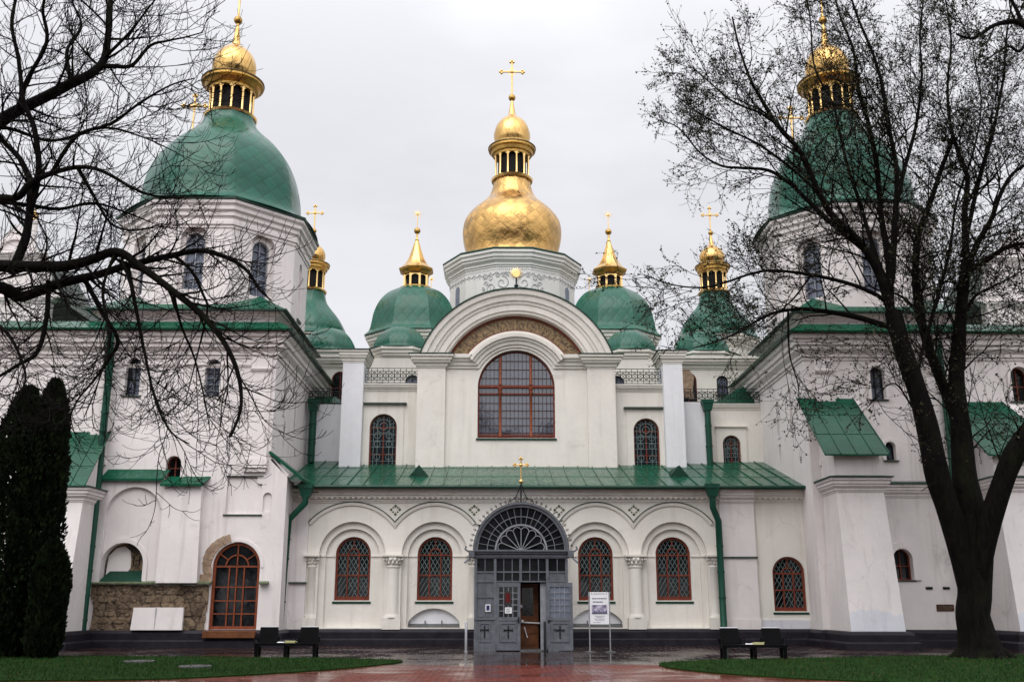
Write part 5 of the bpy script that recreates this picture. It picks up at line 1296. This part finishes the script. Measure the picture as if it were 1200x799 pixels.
# ------------------------------------------------------------------ benches
def bench(x, y, label):
    t = thing('bench', label, 'bench', (x, y, 0), 'benches along the forecourt'); w_ = 1.85
    for cx in (-w_/2+.06, 0, w_/2-.06):
        m = MB(); m.box(x+cx-.05, x+cx+.05, y-.22, y-.12, 0.0, .40); m.box(x+cx-.05, x+cx+.05, y+.16, y+.24, 0, .40); m.box(x+cx-.05, x+cx+.05, y-.12, y+.16, .32, .40); m.build('leg', 'black_metal', t, bev=.006)
    m = MB(); m.box(x-w_/2, x+w_/2, y-.25, y-.19, .36, .43); m.box(x-w_/2, x+w_/2, y+.2, y+.26, .36, .43); m.build('rail', 'black_metal', t)
    m = MB()
    for i in range(4): m.box(x-w_/2, x+w_/2, y-.185+.095*i, y-.10+.095*i, .40, .435)
    m.build('seat', 'black_metal', t, bev=.005)
    for s in (-1, 1):
        cx = x+s*.61; m = MB(); m.hexa([(cx-.30, y+.17, .44), (cx+.30, y+.17, .44), (cx+.30, y+.24, .44), (cx-.30, y+.24, .44)], [(cx-.27, y+.27, .87), (cx+.27, y+.27, .87), (cx+.27, y+.33, .87), (cx-.27, y+.33, .87)]); b = m.build('backrest', 'black_seat', t, bev=.015)
        k = MB(); k.tube([(cx-.26, y+.29, .885), (cx+.26, y+.29, .885)], .02, 8); k.build('top_rail', 'steel', b)
        for q in (-1, 1):
            k = MB(); k.tube([(cx+q*.31, y+.22, .44), (cx+q*.33, y+.22, .60), (cx+q*.33, y-.12, .63), (cx+q*.33, y-.16, .44)], .02, 8); k.build('armrest', 'black_metal', t, smooth=40)
    MB().box(x-.03, x+.29, y-.15, y+.12, .445, .475).build('side_table', 'cream_plastic', t, bev=.008)
    MB().box(x-.03, x+.29, y-.172, y-.152, .40, .50).build('table_edge', 'cream_plastic', t, bev=.006)
    m = MB(); m.hexa([(x-.27, y-.2, .445), (x-.05, y-.2, .445), (x-.05, y-.02, .445), (x-.27, y-.02, .445)], [(x-.25, y-.17, .46), (x-.06, y-.18, .47), (x-.07, y-.04, .455), (x-.24, y-.03, .47)]); m.build('pad', 'white_paint', t)
bench(-7.12, 31.25, 'black bench with two backrests left of the porch, before the left downpipe')
bench(6.55, 29.85, 'black bench with two backrests right of the porch, beside the leaning buttress')

# plates in the left lawn, plaque and small fixtures on the right wing
for x, y, lab in ((-10.5, 28.4, 'flat grey cover plate in the left lawn, farther from the camera'), (-8.35, 26.2, 'flat grey cover plate in the left lawn, nearer the brick path')):
    t = thing('cover_plate', lab, 'cover plate', (x, y, 0), 'cover plates in the left lawn')
    MB().lathe([(.40, .0), (.40, .075), (.37, .085), (.02, .085)], 24, x, y).build('plate', 'grey_plate', t, smooth=40)
    m = MB(); m.lathe([(.31, .08), (.31, .092), (.28, .092), (.28, .08)], 24, x, y, cap=False); m.build('rim', 'iron_black', t)
PLQ = thing('plaque', 'small dark brown wall plaque low on the right wing beside the tree trunk', 'plaque', (16.0, YT, 1.42))
MB().box(15.68, 16.33, YT-.035, YT-.002, 1.29, 1.53).build('plate', 'bar_brown', PLQ)
m = MB()
for z in (1.46, 1.41, 1.36):
    x = 15.74
    while x < 16.25: e = x+rnd.uniform(.03, .10); m.box(x, min(e, 16.28)-.012, YT-.040, YT-.0355, z-.010, z+.010); x = e
m.build('lettering', 'coping', PLQ)

# ------------------------------------------------------------------ trees
def catmull(P, k=5):
    out = []
    for i in range(len(P)-1):
        p0, p1, p2, p3 = P[max(i-1, 0)], P[i], P[i+1], P[min(i+2, len(P)-1)]
        for j in range(k):
            t = j/k; out.append(.5*((2*p1)+(p2-p0)*t+(2*p0-5*p1+4*p2-p3)*t*t+(3*p1-p0-3*p2+p3)*t**3))
    return out+[P[-1]]
class Tree:
    def __init__(s, seed): s.r = random.Random(seed); s.limbs = MB(); s.twigs = MB(); s.leaves = MB(); s.nodes = []
    def limb(s, pts, r0, r1, jit=.03, n=9, spawn=True):
        P = catmull([Vector(p) for p in pts], 6); m = len(P); rr = []
        Q = []
        f = [s.r.uniform(0, 6.28) for _ in range(4)]
        S = 0
        for i, p in enumerate(P):
            t = i/(m-1); S += (p-P[i-1]).length if i else 0
            if isinstance(r0, (list, tuple)):
                q = t*(len(r0)-1); b_ = min(int(q), len(r0)-2); r = r0[b_]+(r0[b_+1]-r0[b_])*(q-b_)
            else: r = r0+(r1-r0)*t**.85
            j_ = jit if r < .12 else jit*.5
            rr.append(r*(1+.035*math.sin(S*1.5+f[0])+.02*math.sin(S*3.7+f[1]))); Q.append(p+Vector((math.sin(S*1.6+f[2]), math.sin(S*2.1+f[3]), 0))*j_*min(1, r*8)+Vector((s.r.gauss(0, .3), s.r.gauss(0, .3), s.r.gauss(0, .3)))*j_*min(1, r*5)*(r < .12))
        s.limbs.tube(Q, rr, n)
        if spawn:
            for i in range(1, m): s.nodes.append((Q[i], (Q[i]-Q[i-1]), rr[i], i/(m-1)))
        return Q
    def branch(s, p, d, L, r, level, cfg):
        c = cfg[level]; n = c['n']; step = L/n; P = [p.copy()]; d = d.normalized(); rad = [r]
        g = c['grav']
        for i in range(n):
            t = (i+1)/n
            d = d + Vector((s.r.gauss(0, c['wig']), s.r.gauss(0, c['wig']), s.r.gauss(0, c['wig'])+(g[0]*(1-t)+g[1]*t))); d.normalize()
            P.append(P[-1]+d*step); rad.append(max(c['rmin'], r*(1-t*.8)))
        (s.limbs if level == 0 else s.twigs).tube(P, rad, c['sides'], cap=False)
        if level+1 < len(cfg):
            k = c['kids']; 
            for j in range(k):
                t = s.r.uniform(.12, 1.0) if j else 1.0
                i = min(n-1, int(t*n)); q = P[i].lerp(P[i+1], min(1, t*n-i)); dd = (P[i+1]-P[i]).normalized()
                ax = dd.orthogonal().normalized(); ax = Matrix.Rotation(s.r.uniform(0, 2*PI), 3, dd) @ ax
                an = R(s.r.uniform(*c['ang'])) if j else R(s.r.uniform(0, 25)); nd = dd*math.cos(an)+ax*math.sin(an); nd.y *= .85
                s.branch(q, nd, L*s.r.uniform(*c['ratio'])*(1.1-.35*t), max(c['rmin'], rad[i]*.62), level+1, cfg)
        elif c.get('leaf'):
            for j in range(c['leaf']):
                t = s.r.uniform(.2, 1.0); i = min(n-1, int(t*n)); q = P[i].lerp(P[i+1], t*n-i); s.leaf(q, c['ls'])
    def leaf(s, q, ls):
        a = Vector((s.r.gauss(0, 1), s.r.gauss(0, 1), s.r.gauss(0, 1)-.3)).normalized(); b = a.orthogonal().normalized(); b = Matrix.Rotation(s.r.uniform(0, 6.28), 3, a) @ b
        l = ls*s.r.uniform(.6, 1.4); w = l*.42; s.leaves.poly([q, q+a*l*.5+b*w, q+a*l, q+a*l*.5-b*w])
    def finish(s, name, label, loc, leaf=False):
        t = thing(name, label, 'tree', loc)
        s.limbs.build('trunk', 'bark', t, smooth=60, fixn=False); s.twigs.build('crown', 'bark_twig', t, fixn=False)
        if leaf: s.leaves.build('leaves', 'leaf', t, fixn=False)
        return t

# right tree: many ascending stems, first small leaves
T = Tree(11); YR = 30.6
def px(P, y0, y1=None):
    y1 = y0 if y1 is None else y1; n = len(P)-1
    return [at(a, b, y0+(y1-y0)*i/max(1, n)) for i, (a, b) in enumerate(P)]
W = 30.6/1166.7   # metres per photo pixel at the tree
base = at(1150, 770, YR)
T.limb([Vector((base.x, YR, -.12)), Vector((base.x-.02, YR, .3)), Vector((base.x-.08, YR, .8)), Vector((base.x-.12, YR, 1.3)), *px([(1142, 690), (1139, 640), (1137, 600)], YR)], [34*W, 25*W, 20*W, 18.5*W, 18.5*W, 15*W, 7*W], 0, .02, 20, False)
for k in range(7):
    a = 2*PI*k/7+.4; c_, s_ = math.cos(a), math.sin(a)
    T.limb([Vector((base.x-.06+c_*.15, YR+s_*.15, 1.0)), Vector((base.x-.02+c_*.36, YR+s_*.36, .42)), Vector((base.x+c_*.66, YR+s_*.62, .12)), Vector((base.x+c_*1.05, YR+s_*1.0, -.10))], [.08, .17, .15, .07], 0, .02, 10, False)
stemL = [(1146, 745), (1137, 695), (1125, 645), (1112, 600), (1100, 560), (1086, 500), (1071, 445), (1057, 405), (1046, 365)]
T.limb(px(stemL, YR, YR-.4), [7*W, 11*W, 13.5*W, 14*W, 13.5*W, 12.5*W, 11.5*W, 10.5*W, 9.5*W], 0, .03, 14, False)
stemR = [(1146, 750), (1146, 700), (1147, 640), (1139, 600), (1130, 560), (1126, 500), (1121, 450), (1123, 400), (1128, 350), (1133, 305)]
T.limb(px(stemR, YR, YR+.5), [8*W, 14*W, 16.5*W, 15.5*W, 14*W, 12*W, 9.5*W, 8*W, 7*W, 6.5*W], 0, .03, 14)
T.limb(px([(1147, 730), (1149, 670), (1158, 620), (1172, 575), (1190, 530), (1215, 495), (1260, 440), (1300, 380)], YR, YR-1.5), [6*W, 10*W, 12.5*W, 12.5*W, 12*W, 11*W, 9*W, 6*W], 0, .03, 12)
T.limb(px([(1128, 510), (1112, 468), (1098, 435), (1087, 405), (1078, 365), (1072, 320), (1075, 280), (1090, 240), (1102, 200), (1116, 165)], YR+.3, YR+1.5), 7.5*W, 2.6*W)
sub = [
 ([(1046, 370), (1030, 320), (1008, 285), (979, 257), (962, 228), (938, 180), (912, 148), (890, 112), (878, 90), (866, 55), (858, 20)], -.4, -2.2, 8.5, 1.6),
 ([(1010, 290), (975, 262), (950, 238), (925, 215), (900, 200), (870, 197), (845, 194), (820, 179), (795, 150), (770, 140)], -.76, 1.5, 5.2, 1.0),
 ([(1044, 360), (1040, 300), (1033, 250), (1026, 189), (1018, 145), (1005, 100), (1000, 60), (985, 20), (975, -20)], -.4, .8, 7, 1.6),
 ([(1042, 340), (1048, 290), (1050, 240), (1050, 196), (1041, 145), (1034, 101), (1023, 64), (1005, 20), (990, -30)], -.4, -1.5, 6.5, 1.7),
 ([(1050, 240), (1062, 190), (1075, 140), (1080, 90), (1078, 40), (1085, -20)], -.68, .6, 4.2, 1.4),
 ([(1042, 340), (1030, 308), (1014, 260), (996, 203), (985, 160), (975, 120), (955, 80), (950, 30), (945, -10)], -.4, 2.0, 4.6, 1.3),
 ([(1047, 372), (1036, 352), (1018, 341), (990, 331), (951, 322), (907, 317), (880, 321), (850, 331), (820, 337), (785, 333), (755, 322)], -.3, -2.4, 4.4, .9),
 ([(1046, 384), (1010, 373), (975, 366), (935, 362), (900, 369), (868, 388), (840, 400), (812, 408)], -.3, 1.2, 5.6, 1.1),
 ([(924, 364), (924, 395), (926, 420), (935, 450), (937, 480)], .40, .2, 2.2, .8),
 ([(1133, 310), (1131, 257), (1133, 210), (1124, 182), (1114, 145), (1110, 100), (1115, 50), (1108, 0)], .5, 1.6, 6.2, 1.6),
 ([(1131, 320), (1145, 285), (1161, 258), (1172, 230), (1186, 205), (1205, 190), (1230, 160)], .5, -.8, 6, 2),
 ([(1128, 300), (1150, 200), (1165, 150), (1175, 95), (1180, 40), (1190, -20)], .5, 2.0, 4.5, 1.5),
 ([(1133, 318), (1155, 305), (1180, 290), (1210, 283), (1250, 270)], .5, .6, 6, 3),
 ([(1122, 385), (1140, 350), (1165, 335), (1190, 322), (1220, 300)], .4, 1.6, 3.2, 1.4),
 ([(1087, 405), (1092, 370), (1112, 300), (1120, 240), (1140, 180), (1150, 120), (1140, 60)], .70, 1.8, 3.6, 1.2),
 ([(1075, 440), (1085, 395), (1096, 360), (1105, 320), (1095, 290)], -.3, -1.0, 3.2, 1),
 ([(1078, 366), (1052, 345), (1020, 335), (1000, 300), (985, 290)], .83, 2.0, 2.4, .9),
 ([(962, 228), (930, 200), (890, 170), (850, 150), (815, 130), (790, 110)], -1.2, -2.6, 3, .9),
 ([(920, 155), (895, 135), (860, 120), (830, 95), (805, 75)], -1.45, -.4, 2.6, .8),
 ([(1200, 505), (1215, 450), (1225, 380), (1215, 300), (1222, 220), (1205, 140)], -1.0, .5, 5, 1.4),
 ([(1084, 500), (1065, 470), (1050, 450), (1035, 455), (1018, 475)], -.3, -1.2, 2, .8),
 ([(1136, 590), (1120, 570), (1098, 565), (1080, 575)], .2, -1, 1.5, .7),
 ([(951, 322), (930, 350), (905, 372), (880, 390)], -1.05, -1.6, 2, .7),
 ([(1128, 340), (1110, 330), (1090, 345), (1072, 338)], .4, 2.2, 2.2, .8)]
for P, a, b, r0, r1 in sub: T.limb(px(P, YR+a, YR+b), r0*.74*W, r1*.6*W, .025, 8)
cfgR = [dict(n=6, wig=.13, grav=(.02, .05), sides=5, kids=7, ang=(25, 65), ratio=(.45, .75), rmin=.010),
        dict(n=5, wig=.16, grav=(0, .03), sides=4, kids=6, ang=(25, 70), ratio=(.40, .72), rmin=.0065),
        dict(n=4, wig=.20, grav=(-.02, .04), sides=3, kids=0, ang=(20, 70), ratio=(.5, .8), rmin=.0048, leaf=3, ls=.062)]
def spawn(T, cfg, dens, Lr, filt=None, up=0.3, tmin=0.0, lim=None):
    acc = 0
    for (p, d, r, t) in list(T.nodes):
        if t < tmin or (t > .93 and T.r.random() < .7) or (filt and not filt(p)): continue
        acc += d.length*dens
        while acc > 1:
            acc -= T.r.uniform(.6, 1.4); dd = d.normalized(); ax = dd.orthogonal().normalized(); ax = Matrix.Rotation(T.r.uniform(0, 2*PI), 3, dd) @ ax
            an = R(T.r.uniform(30, 70)); nd = dd*math.cos(an)+ax*math.sin(an)+Vector((0, 0, up)); nd.y *= .8
            T.branch(p, nd, T.r.uniform(*Lr)*(lim(p, t) if lim else 1), max(.012, min(r*.42, .035)), 0, cfg)
spawn(T, cfgR, 2.7, (1.2, 3.2), lambda p: p.z > 5.2, .25, .12, lambda p, t: (1.05-.4*t)*(.84 if p.x < at(850, 200, YR).x else 1))
T.finish('tall_tree', 'tall dark many-stemmed tree with first small leaves standing in the right lawn', (base.x, YR, 0), True)

# left tree: bare, trunk just left of the picture, long arching boughs
T = Tree(23); YL = 20.5; W = YL/1166.7
b0 = at(-150, 560, YL); tx = b0.x
T.limb([Vector((tx, YL, -.1)), Vector((tx+.03, YL, 1.5)), Vector((tx-.05, YL, 3.5)), Vector((tx+.1, YL, 5.6)), Vector((tx, YL+.2, 8)), Vector((tx+.3, YL+.2, 11.5)), Vector((tx+.2, YL, 15))], .52, .16, .03, 14, False)
for k in range(6):
    a = 2*PI*k/6; T.limb([Vector((tx+math.cos(a)*.3, YL+math.sin(a)*.3, .7)), Vector((tx+math.cos(a)*.55, YL+math.sin(a)*.55, .15)), Vector((tx+math.cos(a)*.85, YL+math.sin(a)*.85, -.1))], .22, .08, .02, 7, False)
mainl = [
 ([(-150, 345), (-80, 322), (-30, 312), (20, 312), (68, 312), (101, 306), (135, 295), (162, 311), (203, 341), (236, 368), (263, 402), (279, 440), (282, 478), (270, 512)], 0, -1.0, 13, 2.0),
 ([(-150, 400), (-70, 350), (-20, 334), (10, 340), (26, 347), (68, 333), (118, 321), (149, 311), (203, 299), (236, 294), (268, 303), (290, 318), (303, 338), (318, 352)], 0, .8, 13, 1.4),
 ([(-150, 250), (-60, 190), (-10, 150), (20, 130), (51, 115), (84, 98), (108, 85), (122, 68), (128, 34), (130, 0), (128, -30)], .2, 1.2, 15, 4),
 ([(118, 78), (135, 78), (155, 77), (176, 54), (196, 48), (216, 44), (238, 38)], .9, .4, 5.0, 1.0),
 ([(-150, 300), (-60, 270), (-10, 235), (20, 232), (36, 215), (60, 203), (91, 196), (118, 200), (159, 222), (185, 230), (215, 232)], .4, -.6, 9, 1.2),
 ([(14, 320), (28, 285), (34, 255), (35, 216), (30, 200), (20, 182), (0, 160), (-20, 120)], .0, .8, 8, 4),
 ([(34, 250), (45, 200), (40, 150), (28, 118), (22, 70), (14, 30), (20, -10)], .2, -.5, 6, 2.5),
 ([(20, 132), (32, 95), (55, 50), (50, 10), (60, -25)], .4, -.8, 5.0, 2.0),
 ([(84, 98), (78, 60), (95, 30), (85, 0), (95, -25)], .7, 1.8, 3.8, 1.5),
 ([(-40, 180), (0, 150), (60, 165), (120, 150), (165, 160), (205, 178)], .4, 1.4, 4.5, 1.0),
 ([(57, 330), (55, 372), (44, 412), (20, 428), (0, 440), (-20, 452)], .28, -.6, 5.0, 1.8),
 ([(100, 328), (120, 366), (138, 398), (128, 420), (110, 445), (90, 470), (78, 500)], .39, .8, 4.6, 1.0),
 ([(150, 312), (162, 376), (169, 412), (182, 468), (200, 505), (222, 520)], .43, -.6, 3.8, .9),
 ([(205, 300), (225, 318), (238, 345), (243, 362), (235, 400), (225, 440), (215, 480)], .49, 1.6, 3.2, .8),
 ([(203, 341), (212, 380), (228, 420), (240, 470), (246, 505)], -.62, .5, 2.6, .8),
 ([(135, 297), (120, 340), (128, 390), (118, 440), (98, 490)], -.46, -1.2, 3.0, .8),
 ([(-60, 345), (-10, 375), (15, 400), (30, 440), (20, 470)], 0, -1.2, 4, 1.2),
 ([(91, 196), (110, 230), (130, 262), (160, 270), (190, 262)], -.2, 1.0, 3.6, 1.0),
 ([(120, 70), (150, 40), (170, 15), (190, -10)], .9, -.2, 3.2, 1.2),
 ([(60, 203), (90, 160), (130, 145), (165, 120), (200, 100), (228, 92)], -.1, -1.0, 4.0, 1.0),
 ([(-10, 235), (30, 240), (70, 245), (110, 238), (150, 250), (180, 262)], .2, .8, 4.4, 1.0)]
for P, a, b, r0, r1 in mainl: T.limb(px(P, YL+a, YL+b), r0*.74*W, r1*.7*W, .02, 9)
cfgL = [dict(n=8, wig=.08, grav=(-.10, .14), sides=5, kids=6, ang=(30, 70), ratio=(.40, .70), rmin=.009),
        dict(n=7, wig=.08, grav=(-.08, .22), sides=4, kids=4, ang=(30, 70), ratio=(.40, .75), rmin=.0068),
        dict(n=6, wig=.08, grav=(-.04, .26), sides=3, kids=0, ang=(20, 70), ratio=(.5, .8), rmin=.0052)]
spawn(T, cfgL, 3.3, (.8, 1.9), lambda p: p.x > at(-40, 300, YL).x, -.05, .1)
T.finish('bare_tree', 'bare black tree leaning in from the left edge with long drooping boughs', (tx, YL, 0))
# a third tree beyond the right edge, one bough in view at the top
T = Tree(5); YQ = 24.0; W = YQ/1166.7; q0 = at(1330, 600, YQ)
T.limb([Vector((q0.x, YQ, -.1)), Vector((q0.x-.1, YQ, 3)), Vector((q0.x, YQ, 7)), Vector((q0.x-.4, YQ, 12)), Vector((q0.x-.3, YQ, 16))], .35, .12, .03, 12, False)
T.limb(px([(1320, 120), (1260, 60), (1210, 35), (1190, 25), (1165, 30), (1140, 45), (1120, 40)], YQ), 7*W, 1.2*W, .02, 8)
T.limb(px([(1210, 35), (1195, 60), (1180, 55), (1150, 75)], YQ), 3*W, 1*W, .02, 7); T.limb(px([(1200, 30), (1185, 0), (1165, -30)], YQ), 3*W, 1.5*W, .02, 7)
spawn(T, cfgR, 1.6, (.6, 1.3), lambda p: p.x < at(1215, 50, YQ).x, .1)
T.finish('edge_tree', 'tree just outside the right edge whose thin boughs enter at the top right corner', (q0.x, YQ, 0), True)

# ------------------------------------------------------------------ the far side of the courtyard (behind the camera; seen only in the windows)
q = random.Random(2); m = MB()
for k in range(46):
    cx, cy, hh, rr = -70+3.1*k+q.uniform(-1, 1), q.uniform(-40, -28), q.uniform(21, 29), q.uniform(4, 6)
    m.tube([(cx, cy, 0), (cx+.2, cy, hh*.5), (cx, cy, hh*.9)], [.35, .2, .05], 6)
    for i in range(230):
        a, u, v = q.uniform(0, 2*PI), q.random()**.5, q.uniform(-1, 1); c_ = Vector((cx+math.cos(a)*rr*u*math.sqrt(1-v*v*.8), cy+math.sin(a)*rr*u, hh*.58+v*hh*.40))
        d_ = Vector((q.gauss(0, 1), q.gauss(0, 1), q.gauss(0, 1))).normalized(); e_ = d_.orthogonal().normalized(); l = q.uniform(.5, 1.1); m.poly([c_-d_*l, c_+e_*l*.7, c_+d_*l, c_-e_*l*.7])
tag(m.build('woodland', 'thuja', fixn=False), kind='stuff')

# ------------------------------------------------------------------ clipped thujas at the left edge
def thuja(name, cx, cy, h, r, seed, label, taper=.3):
    q = random.Random(seed); t = thing(name, label, 'conifer', (cx, cy, 0), 'thujas at the left edge')
    MB().lathe([(.12, 0), (.09, h*.3), (.02, h*.9)], 8, cx, cy).build('trunk', 'bark', t)
    m = MB(); ph = [q.uniform(0, 6.28) for _ in range(6)]
    def rad(z, a):
        u = z/h; base = r*(min(1, (u+.08)/.2)**.5)*max(0, 1-max(0, (u-.55)/.46)**3.0)**.7
        return max(.02, base*(1+.10*math.sin(3*a+ph[0]+z*1.3)+.09*math.sin(5*a+ph[1]-z*2.1)+.07*math.sin(9*a+ph[2]+z*4)))
    for i in range(17000):
        z = h*q.random()**.9; a = q.uniform(0, 2*PI); rr = rad(z, a)*(q.uniform(.72, 1.04) if q.random() < .8 else q.uniform(.3, .8))
        c = Vector((cx+math.cos(a)*rr, cy+math.sin(a)*rr, z+.02)); u = Vector((math.cos(a)*.55+q.gauss(0, .3), math.sin(a)*.55+q.gauss(0, .3), 1+q.gauss(0, .25))).normalized(); s = u.orthogonal().normalized(); s = Matrix.Rotation(q.uniform(0, PI), 3, u) @ s
        l = q.uniform(.10, .20); w_ = l*.28; m.poly([c-u*l*.3, c+s*w_+u*l*.2, c+u*l*.8, c-s*w_+u*l*.2])
    m.build('crown', 'thuja', t, fixn=False)
c1, c2, c3 = at(16, 600, 31.0), at(46, 600, 31.4), at(55, 700, 30.4)
thuja('thuja', c1.x, 31.0, at(20, 455, 31).z, .72, 3, 'dark columnar thuja at the very left edge, left of the pair')
thuja('thuja', c2.x, 31.5, at(48, 446, 31.4).z, .62, 4, 'tallest dark columnar thuja, right of the pair at the left edge', .6)
thuja('thuja', c3.x, 30.5, at(57, 636, 30.4).z, .46, 6, 'low bushy thuja in front of the taller pair at the left edge')
